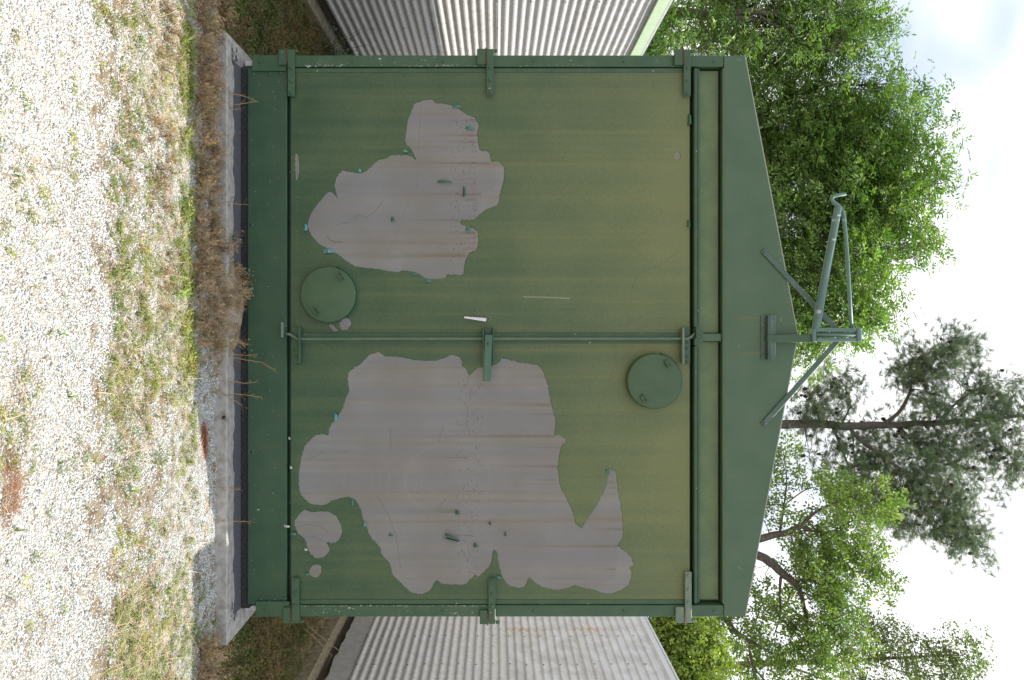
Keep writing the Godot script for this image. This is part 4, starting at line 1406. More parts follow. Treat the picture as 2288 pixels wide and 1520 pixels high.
func build_davit() -> void:
	var o := thing("lifting_davit", "pale blue-green swinging hoist arm bolted above the shed doors", "hoist", e(756, 1705, 0.02))
	var b := new_st()
	plate(b, 705, 1698, 803, 1709, 0.0125, 0.020, 0.002)
	plate(b, 705, 1709.3, 803, 1713, 0.0125, 0.055, 0.002)
	plate(b, 705, 1713.3, 803, 1726, 0.049, 0.0555, 0.002)
	put(b, "angle_bracket", M.davit_base, o)
	for u in [716, 735, 774, 793]:
		bolt(o, u, 1703.5, 0.020, 0.0075, M.davit_base)
	slab("upright", M.frame, o, 747.5, 1706, 765, 1806, 0.0205, 0.068, 0.004)
	slab("fork_base", M.davit, o, 735, 1803, 764, 1812, 0.03, 0.085, 0.005)
	slab("fork_side", M.davit, o, 733, 1812.3, 741, 1900, 0.035, 0.085, 0.004)
	slab("fork_side", M.davit, o, 755, 1812.3, 763, 1900, 0.035, 0.085, 0.004)
	slab("fork_cap", M.davit, o, 732, 1900.3, 764, 1911, 0.03, 0.09, 0.006)
	var sp := new_st(true)
	tube(sp, [e(748, 1806, 0.06), e(748, 1917, 0.06)], [0.014, 0.014], 10)
	put(sp, "swivel_pin", M.davit, o)
	var bm := new_st(true)
	tube(bm, [e(741, 1813, 0.06), e(735, 1814, 0.06), e(650, 1822.5, 0.10), e(560, 1832, 0.15), e(475, 1842, 0.19), e(471, 1843, 0.19)], [0.022, 0.0235, 0.023, 0.022, 0.021, 0.016], 14)
	put(bm, "boom", M.davit, o)
	var ss := new_st(true)
	tube(ss, [e(737, 1893, 0.06), e(650, 1881, 0.10), e(560, 1867, 0.15), e(490, 1855, 0.185), e(474, 1848, 0.19)], [0.0108, 0.0108, 0.0106, 0.0102, 0.009], 10)
	put(ss, "stay_rod", M.davit, o)
	var hk := new_st(true)
	tube(hk, [e(476, 1846, 0.19), e(468, 1838, 0.192), e(462, 1830, 0.194), e(456, 1827, 0.195), e(451, 1830, 0.196), e(449, 1838, 0.197), e(446, 1857, 0.20)], [0.013, 0.012, 0.0115, 0.011, 0.011, 0.0105, 0.009], 10)
	put(hk, "hook", M.davit, o)
	for s in [[560.0, 1702.0, 738.0, 1868.0], [949.0, 1702.0, 757.0, 1872.0]]:
		var br := new_st()
		var a := e(s[0], s[1], 0.019)
		var c := e(s[2], s[3], 0.024)
		var dir := (c - a).normalized()
		var nrm := Vector3(-dir.y, dir.x, 0)
		var xf := Transform3D(Basis(dir, nrm, dir.cross(nrm)), (a + c) * 0.5)
		var l := (c - a).length() * 0.5
		box(br, Vector3(-l, -0.0155, -0.004), Vector3(l, 0.0155, 0.004), 0.002, xf)
		var pt := put(br, "brace", M.davit_base, o)
		bolt(pt, s[0] + (4.0 if s[0] < 700 else -4.0), s[1] + 4.0, 0.024, 0.008, M.davit_base)

func build_tag() -> void:
	var o := thing("paper_tag", "small white printed tag wired to the door above the latch handle", "tag", e(712, 1090, 0.01))
	var st := new_st()
	var pts := [e(707.5, 1038, 0.035), e(711.2, 1038, 0.04), e(718.7, 1085.5, 0.018), e(711, 1087, 0.012)]
	var uv := [Vector2(0, 1), Vector2(1, 1), Vector2(1, 0), Vector2(0, 0)]
	for i in [0, 2, 1, 0, 3, 2]:
		st.set_uv(uv[i])
		st.add_vertex(pts[i])
	for i in [0, 1, 2, 0, 2, 3]:
		st.set_uv(uv[i])
		st.add_vertex(pts[i] + Vector3(0, 0, -0.0015))
	var img := Image.create(48, 256, false, Image.FORMAT_RGB8)
	img.fill(lin(0.66, 0.64, 0.68))
	for run in [[70, 90], [104, 124], [138, 156], [168, 190]]:
		var y: int = run[0]
		while y < run[1]:
			img.fill_rect(Rect2i(rng.randi_range(6, 10), y, rng.randi_range(5, 9), 3), lin(0.10, 0.09, 0.13))
			y += 5
	var m := StandardMaterial3D.new()
	m.albedo_texture = ImageTexture.create_from_image(img)
	m.roughness = 0.6
	m.cull_mode = BaseMaterial3D.CULL_DISABLED
	put(st, "card", m, o)
	var w := new_st(true)
	var loop := []
	var rad := []
	for i in 13:
		var a := TAU * i / 12.0
		loop.append(e(712 + 4.5 * sin(a), 1092 + 5.0 * cos(a), 0.012 + 0.004 * sin(a * 2)))
		rad.append(0.0011)
	tube(w, loop, rad, 5)
	tube(w, [e(712, 1087, 0.012), e(711, 1078, 0.016), e(705.5, 1078, 0.02), e(704, 1072, 0.024), e(697, 1068, 0.03), e(691, 1066, 0.034)], [0.001, 0.001, 0.001, 0.0009, 0.0008, 0.0006], 4)
	tube(w, [e(706, 1069, 0.012), e(702, 1064, 0.02), e(697, 1060, 0.026)], [0.0009, 0.0008, 0.0006], 4)
	put(w, "wire", M.wire, o)

# ------------------------------------------------------------------ corrugated buildings
func sheet(called: String, parent: Node3D, x: float, face: float, y0: float, y1: float, d0: float, d1: float, yref: float, proud: float, mat: Material) -> MeshInstance3D:
	var pitch := 0.0679
	var amp := 0.0088
	var st := new_st(true)
	var ny := maxi(4, int((y1 - y0) / pitch * 10.0))
	var nd := maxi(2, int((d1 - d0) / 0.25))
	var nw := noise(0.7, int(y0 * 100.0) + 9, 2)
	for j in nd + 1:
		for i in ny + 1:
			var y := lerpf(y0, y1, i / float(ny))
			var d := lerpf(d0, d1, j / float(nd))
			var ph := TAU * (y - yref) / pitch
			var wob := nw.get_noise_2d(y * 1.5, d) * 0.004
			# flattened crests, as rolled sheet has
			var s := sin(ph) + 0.12 * sin(3.0 * ph)
			var ds := (cos(ph) + 0.36 * cos(3.0 * ph)) * TAU / pitch * amp
			var n := Vector3(1.0, -ds, 0.0).normalized()
			st.set_normal(Vector3(n.x * face, n.y, 0.0))
			st.set_uv(Vector2((d - 4.7) / 5.3, (y - y0) / (y1 - y0)))
			st.add_vertex(Vector3(x + face * (amp * s + proud + wob), y, -d))
	for j in nd:
		for i in ny:
			var a := j * (ny + 1) + i
			if face > 0.0:
				st.add_index(a); st.add_index(a + 1); st.add_index(a + ny + 1)
				st.add_index(a + 1); st.add_index(a + ny + 2); st.add_index(a + ny + 1)
			else:
				st.add_index(a); st.add_index(a + ny + 1); st.add_index(a + 1)
				st.add_index(a + 1); st.add_index(a + ny + 1); st.add_index(a + ny + 2)
	var o := put(st, called, mat, parent, true)
	# nail heads on the crests
	var nl := new_st()
	var ds := []
	var dn := 5.14
	while dn < d1 - 0.05:
		if dn > d0 + 0.05:
			ds.append(dn)
		dn += 0.565
	var step := 4 if face > 0.0 else 2
	var k := ceili((y0 - yref) / pitch)
	while true:
		var y := yref + (k + 0.25) * pitch
		if y > y1 - 0.01:
			break
		if y > y0 + 0.01 and posmod(k, step) == 0:
			for d in ds:
				var c := Vector3(x + face * (amp + proud + 0.001), y + rng.randf_range(-0.004, 0.004), -d + rng.randf_range(-0.01, 0.01))
				box(nl, c - Vector3(0.004, 0.0055, 0.0055), c + Vector3(0.004, 0.0055, 0.0055), 0.0025)
		k += 1
	put(nl, "nails", M.nail, o).set_meta("kind", "stuff")
	return o

func galv_stained() -> StandardMaterial3D:
	# galvanised sheet with orange rust at the lap and grey weather marks
	var w := 1024
	var h := 128
	var n := noise(0.02, 501, 4).get_image(w, h).get_data()
	var f := noise(0.09, 502, 3).get_image(w, h).get_data()
	var img := Image.create(w, h, false, Image.FORMAT_RGB8)
	for y in h:
		for x in w:
			var k := y * w + x
			var a := n[k] / 255.0
			var b := f[k] / 255.0
			var c := Color(0.50, 0.495, 0.485).lerp(Color(0.68, 0.69, 0.70), clampf(a * 1.2 - 0.1, 0, 1))
			var d := 4.7 + 5.3 * x / w
			for band in [[7.02, 0.05, 0.75], [6.90, 0.035, 0.45], [6.62, 0.03, 0.25]]:
				var t: float = exp(-pow((d - band[0] - (b - 0.5) * 0.08) / band[1], 2.0)) * band[2]
				t = clampf(t * 1.7 * (0.1 + a) * (0.35 + 0.65 * (1.0 - y / float(h))) - 0.18, 0.0, 1.0)
				c = c.lerp(Color(0.46, 0.24, 0.085).lerp(Color(0.58, 0.44, 0.26), b), t)
			c *= 0.92 + 0.16 * b
			img.set_pixel(x, y, c.linear_to_srgb())
	var m := StandardMaterial3D.new()
	m.albedo_texture = ImageTexture.create_from_image(img)
	m.roughness = 0.5
	m.metallic = 0.1
	return m

func build_sides() -> void:
	var xl := -2.586
	var a := thing("corrugated_shed", "corrugated metal building with pale green peeling eave board", "building", Vector3(-3.9, 0.0, -7.4))
	block("frame_wall", M.dark, a, Vector3(-5.4, 0.17, -10.0), Vector3(xl - 0.03, 2.87, -4.72))
	block("sill_beam", M.beam, a, Vector3(-5.35, -0.05, -10.02), Vector3(xl + 0.075, 0.152, -4.70), 0.012)
	var rows := [0.245, 0.62, 1.025, 1.625, 2.23, 2.885]
	for i in 5:
		sheet("corrugated_sheet", a, xl, 1.0, rows[i], rows[i + 1] + (0.03 if i < 4 else 0.0), 4.70, 10.0, 0.245, 0.003 if i % 2 else 0.0, M.galv if i % 2 else M.galv_c)
	block("front_wall", M.galv, a, Vector3(-5.4, 0.2, -4.715), Vector3(xl + 0.005, 2.88, -4.69))
	# eave board, and the roof behind it
	block("eave_board", M.fascia, a, Vector3(xl - 0.02, 2.887, -10.1), Vector3(xl + 0.03, 2.985, -4.60), 0.004)
	var rs := new_st()
	for i in 1:
		var p0 := Vector3(xl + 0.028, 2.988, -4.6)
		var p1 := Vector3(-5.5, 3.22, -4.6)
		var zb := Vector3(0, 0, -5.5)
		var t := Vector3(0, 0.02, 0)
		var ins := (p0 + p1 + zb) * 0.5 + t * 0.5
		quad(rs, p0, p1, p1 + zb, p0 + zb, ins)
		quad(rs, p0 + t, p1 + t, p1 + zb + t, p0 + zb + t, ins)
		quad(rs, p0, p0 + zb, p0 + zb + t, p0 + t, ins)
		quad(rs, p0, p1, p1 + t, p0 + t, ins)
		quad(rs, p0 + zb, p1 + zb, p1 + zb + t, p0 + zb + t, ins)
	put(rs, "roof_sheet", M.galv, a)

	var xr := 2.75
	var b := thing("corrugated_shed", "corrugated metal building with rust-stained sheet laps and flat base flashing", "building", Vector3(4.1, 0.0, -7.4))
	block("frame_wall", M.dark, b, Vector3(xr + 0.03, 0.2, -10.0), Vector3(5.6, 2.96, -4.72))
	block("sill_beam", M.beam, b, Vector3(xr - 0.085, -0.05, -10.02), Vector3(5.55, 0.205, -4.70), 0.012)
	# flat flashing with a torn lower edge
	var fl := new_st()
	var nn := noise(1.3, 601, 4)
	for i in 90:
		var d0 := 4.70 + 5.3 * i / 90.0
		var d1 := 4.70 + 5.3 * (i + 1) / 90.0
		var y0 := 0.29 + nn.get_noise_1d(d0 * 4.0) * 0.02
		var y1 := 0.29 + nn.get_noise_1d(d1 * 4.0) * 0.02
		quad(fl, Vector3(xr - 0.012, y0, -d0), Vector3(xr - 0.012, y1, -d1), Vector3(xr - 0.010, 0.49, -d1), Vector3(xr - 0.010, 0.49, -d0), Vector3(xr + 1, 0.4, -d0))
		quad(fl, Vector3(xr - 0.012, y0, -d0), Vector3(xr - 0.012, y1, -d1), Vector3(xr - 0.009, y1, -d1), Vector3(xr - 0.009, y0, -d0), Vector3(xr, 0.6, -d0))
	put(fl, "base_flashing", M.galv_flat, b)
	var stained := galv_stained()
	var rr := [0.478, 1.07, 1.68, 2.30, 2.935]
	for i in 4:
		var m: Material = M.galv_b if i < 2 else stained
		sheet("corrugated_sheet", b, xr - 0.012, -1.0, rr[i], rr[i + 1] + (0.03 if i < 3 else 0.0), 4.70, 6.97, 0.478, 0.006 + (0.003 if i % 2 else 0.0), m)
		sheet("corrugated_sheet", b, xr - 0.012, -1.0, rr[i], rr[i + 1] + (0.03 if i < 3 else 0.0), 6.93, 10.0, 0.478, (0.003 if i % 2 else 0.0), m)
	block("front_wall", M.galv_b, b, Vector3(xr - 0.005, 0.2, -4.715), Vector3(5.6, 2.95, -4.69))
	block("eave_flashing", stained, b, Vector3(xr - 0.028, 2.936, -10.05), Vector3(xr + 0.05, 2.992, -4.66), 0.006)
	var rs2 := new_st()
	var p0 := Vector3(xr - 0.026, 2.995, -4.66)
	var p1 := Vector3(5.7, 3.2, -4.66)
	var zb := Vector3(0, 0, -5.4)
	var t := Vector3(0, 0.018, 0)
	var ins := (p0 + p1 + zb) * 0.5 + t * 0.5
	quad(rs2, p0, p1, p1 + zb, p0 + zb, ins)
	quad(rs2, p0 + t, p1 + t, p1 + zb + t, p0 + zb + t, ins)
	quad(rs2, p0, p0 + zb, p0 + zb + t, p0 + t, ins)
	quad(rs2, p0, p1, p1 + t, p0 + t, ins)
	quad(rs2, p0 + zb, p1 + zb, p1 + zb + t, p0 + zb + t, ins)
	put(rs2, "roof_sheet", M.galv_b, b)

# ------------------------------------------------------------------ trees behind
func build_trees() -> void:
	var ash := [spray_mesh(701, 7, 0.20, 0.105, 0.036), spray_mesh(702, 5, 0.16, 0.10, 0.034)]
	var oak := [spray_mesh(711, 7, 0.13, 0.062, 0.036, true), spray_mesh(712, 6, 0.11, 0.058, 0.034, true)]
	var small := [spray_mesh(721, 6, 0.12, 0.060, 0.026, true)]
	tree("leafy_tree", "tall dense green leafy tree rising behind the shed gable", [
		[[430, 850, 11.8, 0.22], [430, 1400, 11.8, 0.18], [440, 1650, 11.8, 0.13], [450, 1850, 11.8, 0.07], [440, 2040, 11.8, 0.02]],
		[[430, 1450, 11.8, 0.09], [300, 1620, 11.6, 0.06], [200, 1800, 11.5, 0.035], [190, 1950, 11.5, 0.012]],
		[[435, 1520, 11.8, 0.09], [560, 1680, 11.5, 0.06], [660, 1790, 11.3, 0.035], [730, 1870, 11.2, 0.012]],
		[[442, 1700, 11.8, 0.06], [350, 1850, 12.0, 0.04], [300, 2020, 12.0, 0.012]],
		[[445, 1750, 11.8, 0.06], [540, 1880, 12.0, 0.035], [580, 2010, 12.0, 0.012]]],
		[[310, 1940, 11.8, 120, 170, 1.2, 170], [240, 1810, 11.6, 140, 170, 1.3, 150], [430, 1960, 11.9, 120, 120, 1.3, 120], [400, 1820, 11.8, 160, 150, 1.5, 170], [540, 1930, 11.8, 110, 130, 1.2, 130], [600, 1820, 11.6, 150, 150, 1.4, 150], [700, 1850, 11.3, 90, 130, 1.0, 95], [745, 1770, 11.2, 70, 85, 0.8, 46], [200, 1660, 11.6, 150, 110, 1.3, 90], [480, 1690, 11.7, 220, 110, 1.3, 130], [680, 1720, 11.4, 90, 60, 1.0, 45]],
		ash, M.tree_leaf, M.bark, 18, 0.29, Color(0.085, 0.180, 0.042), Color(0.27, 0.40, 0.125), 0.74)
	tree("leafy_tree", "leafy tree with bare dark boughs behind the pale green eave board", [
		[[-120, 835, 10.4, 0.2], [-90, 1250, 10.4, 0.16], [10, 1450, 10.4, 0.085], [34, 1560, 10.4, 0.06], [26, 1660, 10.4, 0.045], [30, 1760, 10.4, 0.028], [14, 1830, 10.4, 0.01]],
		[[34, 1560, 10.4, 0.045], [40, 1640, 10.4, 0.038], [48, 1740, 10.5, 0.028], [52, 1830, 10.5, 0.012]],
		[[30, 1690, 10.4, 0.02], [80, 1770, 10.3, 0.014], [110, 1850, 10.3, 0.006]],
		[[-60, 1320, 10.4, 0.06], [60, 1480, 10.2, 0.03], [110, 1560, 10.1, 0.01]]],
		[[20, 1850, 10.4, 90, 110, 0.9, 75], [90, 1900, 10.5, 60, 85, 0.8, 38], [90, 1760, 10.5, 90, 90, 0.9, 52], [-60, 1700, 10.6, 130, 180, 1.0, 90], [20, 1620, 10.8, 90, 90, 0.8, 40], [95, 1600, 10.3, 70, 90, 0.7, 40], [70, 1490, 10.1, 80, 60, 0.7, 46], [110, 1450, 10.0, 60, 40, 0.5, 26]],
		ash, M.tree_leaf, M.bark, 14, 0.27, Color(0.085, 0.180, 0.042), Color(0.27, 0.40, 0.125), 0.72)
	tree("oak_tree", "open-crowned oak with crooked grey limbs beyond the shed", [
		[[1290, 872, 12.2, 0.17], [1280, 1300, 12.2, 0.14], [1250, 1560, 12.2, 0.11], [1242, 1690, 12.2, 0.075], [1275, 1740, 12.2, 0.06], [1297, 1769, 12.2, 0.055], [1324, 1788, 12.2, 0.04], [1390, 1803, 12.2, 0.025], [1440, 1805, 12.2, 0.01]],
		[[1250, 1560, 12.2, 0.08], [1215, 1650, 12.1, 0.06], [1203, 1699, 12.1, 0.055], [1195, 1740, 12.1, 0.05], [1178, 1785, 12.1, 0.032], [1140, 1830, 12.1, 0.02], [1110, 1900, 12.1, 0.008]],
		[[1297, 1769, 12.2, 0.03], [1290, 1830, 12.3, 0.022], [1240, 1900, 12.3, 0.014], [1210, 1960, 12.3, 0.006]],
		[[1275, 1400, 12.2, 0.07], [1370, 1600, 12.0, 0.05], [1409, 1640, 12.0, 0.045], [1432, 1672, 12.0, 0.035], [1440, 1690, 12.0, 0.022], [1480, 1760, 12.0, 0.01]],
		[[1290, 1745, 12.2, 0.025], [1330, 1742, 12.1, 0.02], [1370, 1745, 12.1, 0.016], [1420, 1730, 12.1, 0.008]],
		[[1178, 1785, 12.1, 0.02], [1190, 1850, 12.2, 0.014], [1150, 1930, 12.2, 0.006]],
		[[1195, 1742, 12.1, 0.022], [1130, 1752, 12.2, 0.016], [1070, 1758, 12.3, 0.011], [1005, 1750, 12.4, 0.005]],
		[[1130, 1752, 12.2, 0.012], [1095, 1800, 12.3, 0.009], [1085, 1850, 12.3, 0.004]],
		[[1432, 1672, 12.0, 0.02], [1500, 1690, 12.0, 0.014], [1560, 1760, 12.0, 0.006]],
		[[1324, 1788, 12.2, 0.02], [1350, 1850, 12.3, 0.013], [1420, 1890, 12.2, 0.006]]],
		[[1120, 1910, 12.2, 70, 85, 0.9, 34], [1200, 1880, 12.2, 90, 100, 1.0, 52], [1280, 1900, 12.2, 80, 90, 1.0, 46], [1230, 1800, 12.2, 80, 60, 0.9, 26], [1330, 1840, 12.2, 80, 80, 0.9, 38], [1390, 1780, 12.2, 80, 70, 0.9, 34], [1420, 1880, 12.2, 60, 60, 0.8, 21], [1470, 1800, 12.1, 70, 100, 0.8, 37], [1480, 1700, 12.0, 60, 60, 0.7, 22], [1360, 1690, 12.0, 80, 40, 0.8, 18], [1140, 1740, 12.2, 60, 50, 0.7, 13], [1060, 1760, 12.3, 40, 50, 0.5, 11], [1090, 1840, 12.3, 40, 40, 0.5, 8], [1400, 1610, 11.8, 60, 50, 0.6, 18], [1550, 1780, 12.0, 60, 150, 0.8, 31], [1010, 1750, 12.4, 40, 30, 0.4, 7]],
		oak, M.tree_leaf, M.bark, 11, 0.16, Color(0.105, 0.195, 0.044), Color(0.29, 0.40, 0.12), 1.0)
	tree("pine_tree", "tall pine with dark cones and straight trunk beyond the shed roof", [
		[[956, 919, 15.0, 0.14], [950, 1400, 15.0, 0.11], [946, 1750, 15.0, 0.092], [951, 1880, 15.0, 0.082], [949, 1980, 15.0, 0.07], [943, 2120, 15.0, 0.05], [930, 2280, 15.0, 0.03], [925, 2420, 15.0, 0.012]],
		[[949, 1972, 15.0, 0.042], [920, 2010, 14.9, 0.036], [880, 2032, 14.8, 0.028], [830, 2045, 14.8, 0.02], [780, 2110, 14.8, 0.008]],
		[[951, 1895, 15.0, 0.045], [985, 1925, 14.8, 0.04], [1030, 1985, 14.6, 0.034], [1083, 2060, 14.5, 0.024], [1150, 2130, 14.4, 0.014], [1210, 2190, 14.4, 0.006]],
		[[950, 1860, 15.0, 0.03], [1000, 1880, 15.2, 0.024], [1060, 1905, 15.3, 0.018], [1140, 1950, 15.3, 0.008]],
		[[948, 2000, 15.0, 0.035], [985, 2040, 15.2, 0.028], [1030, 2090, 15.3, 0.018], [1050, 2180, 15.3, 0.008]],
		[[949, 1880, 15.0, 0.02], [920, 1895, 15.1, 0.016], [895, 1900, 15.2, 0.012], [850, 1880, 15.2, 0.005]],
		[[944, 2100, 15.0, 0.03], [890, 2150, 15.2, 0.02], [850, 2230, 15.3, 0.008]],
		[[949, 1905, 15.0, 0.016], [1010, 1908, 14.9, 0.012], [1070, 1912, 14.9, 0.006]],
		[[938, 2200, 15.0, 0.026], [1000, 2240, 14.9, 0.016], [1050, 2290, 14.9, 0.007]]],
		[[800, 2095, 14.8, 68, 75, 0.6, 39], [860, 2060, 14.8, 75, 62, 0.6, 34], [770, 2150, 14.8, 43, 56, 0.4, 16], [880, 2180, 15.2, 100, 75, 0.8, 50], [970, 2120, 15.0, 87, 100, 0.9, 57], [960, 2230, 15.0, 112, 75, 0.9, 64], [1050, 2120, 15.2, 75, 100, 0.8, 48], [1100, 2080, 14.5, 75, 87, 0.7, 46], [1160, 2140, 14.4, 75, 75, 0.6, 41], [1210, 2170, 14.4, 62, 68, 0.5, 32], [1060, 1960, 14.7, 75, 75, 0.6, 34], [1130, 1950, 15.3, 75, 75, 0.6, 32], [900, 1870, 15.2, 87, 75, 0.7, 34], [860, 1850, 15.2, 50, 68, 0.5, 18], [1000, 1860, 15.1, 75, 75, 0.7, 34], [1030, 2010, 14.9, 75, 75, 0.8, 39], [930, 1815, 15.1, 75, 43, 0.6, 23], [1080, 1900, 15.2, 75, 62, 0.7, 29], [960, 2050, 15.2, 75, 87, 0.9, 39], [1130, 2020, 14.8, 75, 75, 0.7, 29], [820, 2020, 14.9, 62, 50, 0.5, 18], [980, 1930, 15.4, 50, 50, 0.5, 16], [1050, 2260, 14.9, 75, 75, 0.7, 34], [880, 2290, 15.2, 75, 50, 0.6, 23], [1170, 2050, 14.5, 62, 62, 0.5, 25]],
		[needle_tuft(731, 38, 0.18), needle_tuft(732, 30, 0.16)], M.needle, M.pine_bark, 7, 0.36, Color(0.085, 0.150, 0.075), Color(0.23, 0.31, 0.165), 0.88, true)
	tree("slender_tree", "thin pale-leaved tree far beyond the oak", [
		[[1490, 940, 17.0, 0.12], [1488, 1500, 17.0, 0.09], [1480, 1850, 17.0, 0.05], [1470, 2000, 17.0, 0.03], [1465, 2150, 17.0, 0.008]],
		[[1480, 1850, 17.0, 0.03], [1430, 1930, 17.0, 0.02], [1410, 2000, 17.0, 0.006]],
		[[1475, 1950, 17.0, 0.025], [1510, 2050, 17.0, 0.014], [1500, 2150, 17.0, 0.005]],
		[[1484, 1750, 17.0, 0.03], [1540, 1900, 17.0, 0.02], [1570, 2020, 17.0, 0.006]]],
		[[1420, 1960, 17.0, 45, 55, 0.8, 30], [1470, 2030, 17.0, 55, 70, 0.9, 38], [1450, 2140, 17.0, 50, 60, 0.8, 26], [1500, 2140, 17.0, 50, 60, 0.8, 30], [1500, 1930, 17.0, 60, 70, 0.9, 34], [1570, 2050, 17.0, 60, 110, 0.9, 40]],
		small, M.tree_leaf, M.bark, 9, 0.26, Color(0.11, 0.175, 0.06), Color(0.21, 0.275, 0.095), 1.35)
	tree("bushy_tree", "bushy yellow-green tree close behind the rust-stained building", [
		[[1470, 830, 10.8, 0.14], [1470, 1250, 10.8, 0.11], [1468, 1440, 10.8, 0.07], [1465, 1540, 10.8, 0.03], [1460, 1620, 10.8, 0.01]],
		[[1469, 1380, 10.8, 0.05], [1430, 1470, 10.7, 0.03], [1400, 1540, 10.7, 0.01]],
		[[1468, 1420, 10.8, 0.05], [1520, 1500, 10.7, 0.03], [1560, 1580, 10.7, 0.01]]],
		[[1440, 1530, 10.8, 75, 85, 0.8, 90], [1500, 1560, 10.8, 70, 80, 0.8, 80], [1400, 1500, 10.7, 50, 60, 0.6, 44], [1480, 1470, 10.8, 90, 60, 0.8, 70], [1570, 1540, 10.8, 70, 110, 0.8, 60]],
		oak, M.tree_leaf, M.bark, 17, 0.22, Color(0.135, 0.215, 0.038), Color(0.32, 0.39, 0.085), 0.9)

func build_plants() -> void:
	broad_plant(655, 396, 0.062, 16, Color.WHITE, "bright green rosette weed at the edge of the shade")
	broad_plant(885, 150, 0.034, 8, Color.WHITE, "small green seedling with long leaves alone on white gravel")
	broad_plant(745, 126, 0.030, 6, Color.WHITE, "tiny pale green sprout on bare white gravel")
	broad_plant(1096, 285, 0.040, 9, Color.WHITE, "bright lime-green weed among straw-coloured stems")
	dry_stalk([[226, 480, 0.26, 0], [228, 530, 0.2], [232, 560, 0.17], [240, 585, 0.16], [244, 592, 0.15]], "short dry weed stalk beside the shed's left bottom hinge, hooked over at its tip", 14)
	dry_stalk([[262, 480, 0.26], [258, 520, 0.21], [252, 555, 0.18], [244, 590, 0.16]], "dry weed stalk leaning towards the left bottom hinge strap, feathered with seed twigs", 16)
	dry_stalk([[270, 485, 0.25], [266, 525, 0.2], [262, 560, 0.18]], "lowest of the dry stalks by the left bottom hinge, ending against the tar strip", 12)
	dry_stalk([[770, 470, 0.28], [790, 520, 0.2], [800, 560, 0.17], [807, 600, 0.15], [825, 630, 0.14]], "tallest dry weed stalk, arching across the sill below the locking bar", 26)
	dry_stalk([[775, 475, 0.28], [788, 530, 0.2], [792, 570, 0.16], [790, 592, 0.15]], "straight dry stalk beside the tallest one, under the locking bar", 18)
	dry_stalk([[826, 480, 0.26], [845, 535, 0.2], [852, 565, 0.17], [850, 590, 0.16]], "dry stalk bent sideways at the tar strip, next right of the locking bar", 12)
	dry_stalk([[846, 480, 0.26], [872, 530, 0.2], [876, 560, 0.17], [882, 602, 0.16]], "long dry stalk rising to mid sill, right of the locking bar", 14)
	dry_stalk([[860, 485, 0.25], [885, 545, 0.2], [900, 562, 0.18]], "sparse dry stalk lying over low across the tar strip, right of the locking bar", 8)
	dry_stalk([[1070, 480, 0.26], [1075, 530, 0.2], [1081, 558, 0.17]], "dry stalk ending at the lower edge of the sill under the right peeled patch", 12)
	dry_stalk([[1140, 485, 0.26], [1146, 540, 0.2], [1150, 580, 0.17]], "upright dry stalk on the sunlit end of the pad, below the two small peeled patches", 12)
	dry_stalk([[560, 490, 0.24], [556, 530, 0.2], [548, 555, 0.18]], "small dry stalk at the dirt pile's left edge, below the left peeled patch", 12)
	dry_stalk([[660, 490, 0.22], [670, 545, 0.18], [683, 567, 0.17], [690, 550, 0.16]], "kinked pale grass stem folded back on itself above the dirt pile", 4)
	dry_stalk([[320, 485, 0.25], [322, 520, 0.22], [318, 548, 0.2]], "short dry stalk on bare concrete between the left hinge and the left peeled patch", 12)
	dry_stalk([[468, 485, 0.25], [466, 530, 0.21], [468, 572, 0.18]], "feathery dry stalk reaching the sill left of the round drain plug", 14)
	# clump of dry grass by the end of the dirt pile
	var cl := thing("dry_grass_clump", "brown dry grass clump spilling over the pad edge", "grass", Vector3(u_x(770, 470), ground_y(u_x(770, 470), 4.38), -4.38))
	var gm := MeshInstance3D.new()
	gm.mesh = grass_tuft(801, 55, 0.06, 0.24, 0.0026, 0.07, 1.1)
	gm.material_override = M.straw
	gm.name = "blades"
	cl.add_child(gm, true)
	# a dead brown tuft lying on the pad, and scraps of paint fallen among the weeds
	var tuft := thing("dead_weed_tuft", "dark brown dead weed tuft lying on the concrete pad edge", "weed", Vector3((932.0 - 724.0) * 4.45 / F, 0.06, -4.44))
	var tm := MeshInstance3D.new()
	tm.mesh = grass_tuft(811, 40, 0.02, 0.06, 0.003, 0.02, 1.6)
	tm.material_override = M.dead
	tm.name = "stems"
	tuft.add_child(tm, true)
	for f in [[440, 484, 0.016], [487, 476, 0.014], [530, 524, 0.018], [574, 524, 0.02]]:
		var fx := u_x(f[0], f[1])
		var fd := minf(u_d(f[1]), 4.5)
		fx = (f[0] - 724.0) * fd / F
		var fo := thing("fallen_paint_flake", "teal scrap of peeled paint lying among the dry brown weeds", "paint flake", Vector3(fx, maxf(ground_y(fx, fd), 0.08 if fd > 4.45 else 0.0) + 0.012, -fd), "fallen paint scraps")
		var fs := new_st(false)
		var w: float = f[2]
		var ring := [Vector3(-w, 0, 0.004), Vector3(-0.3 * w, 0.004, -0.006), Vector3(w, 0.012, -0.002), Vector3(0.7 * w, 0.006, 0.008), Vector3(-0.4 * w, 0.002, 0.01)]
		for k in range(1, 4):
			tri(fs, ring[0], ring[k], ring[k + 1], Vector3(0, -1, 0))
			tri(fs, ring[0] - Vector3(0, 0.001, 0), ring[k] - Vector3(0, 0.001, 0), ring[k + 1] - Vector3(0, 0.001, 0), Vector3(0, 1, 0))
		commit(fs, "scrap", M.flake, fo).rotation = Vector3(0.7, rng.randf() * TAU, 0.2)
	# low sprawling green plant against the left building
	var vine := thing("sprawling_weed", "dark blue-green sprawling weed against the corrugated wall base", "plant", Vector3(-2.42, 0.08, -6.95))
	var vs := new_st(true)
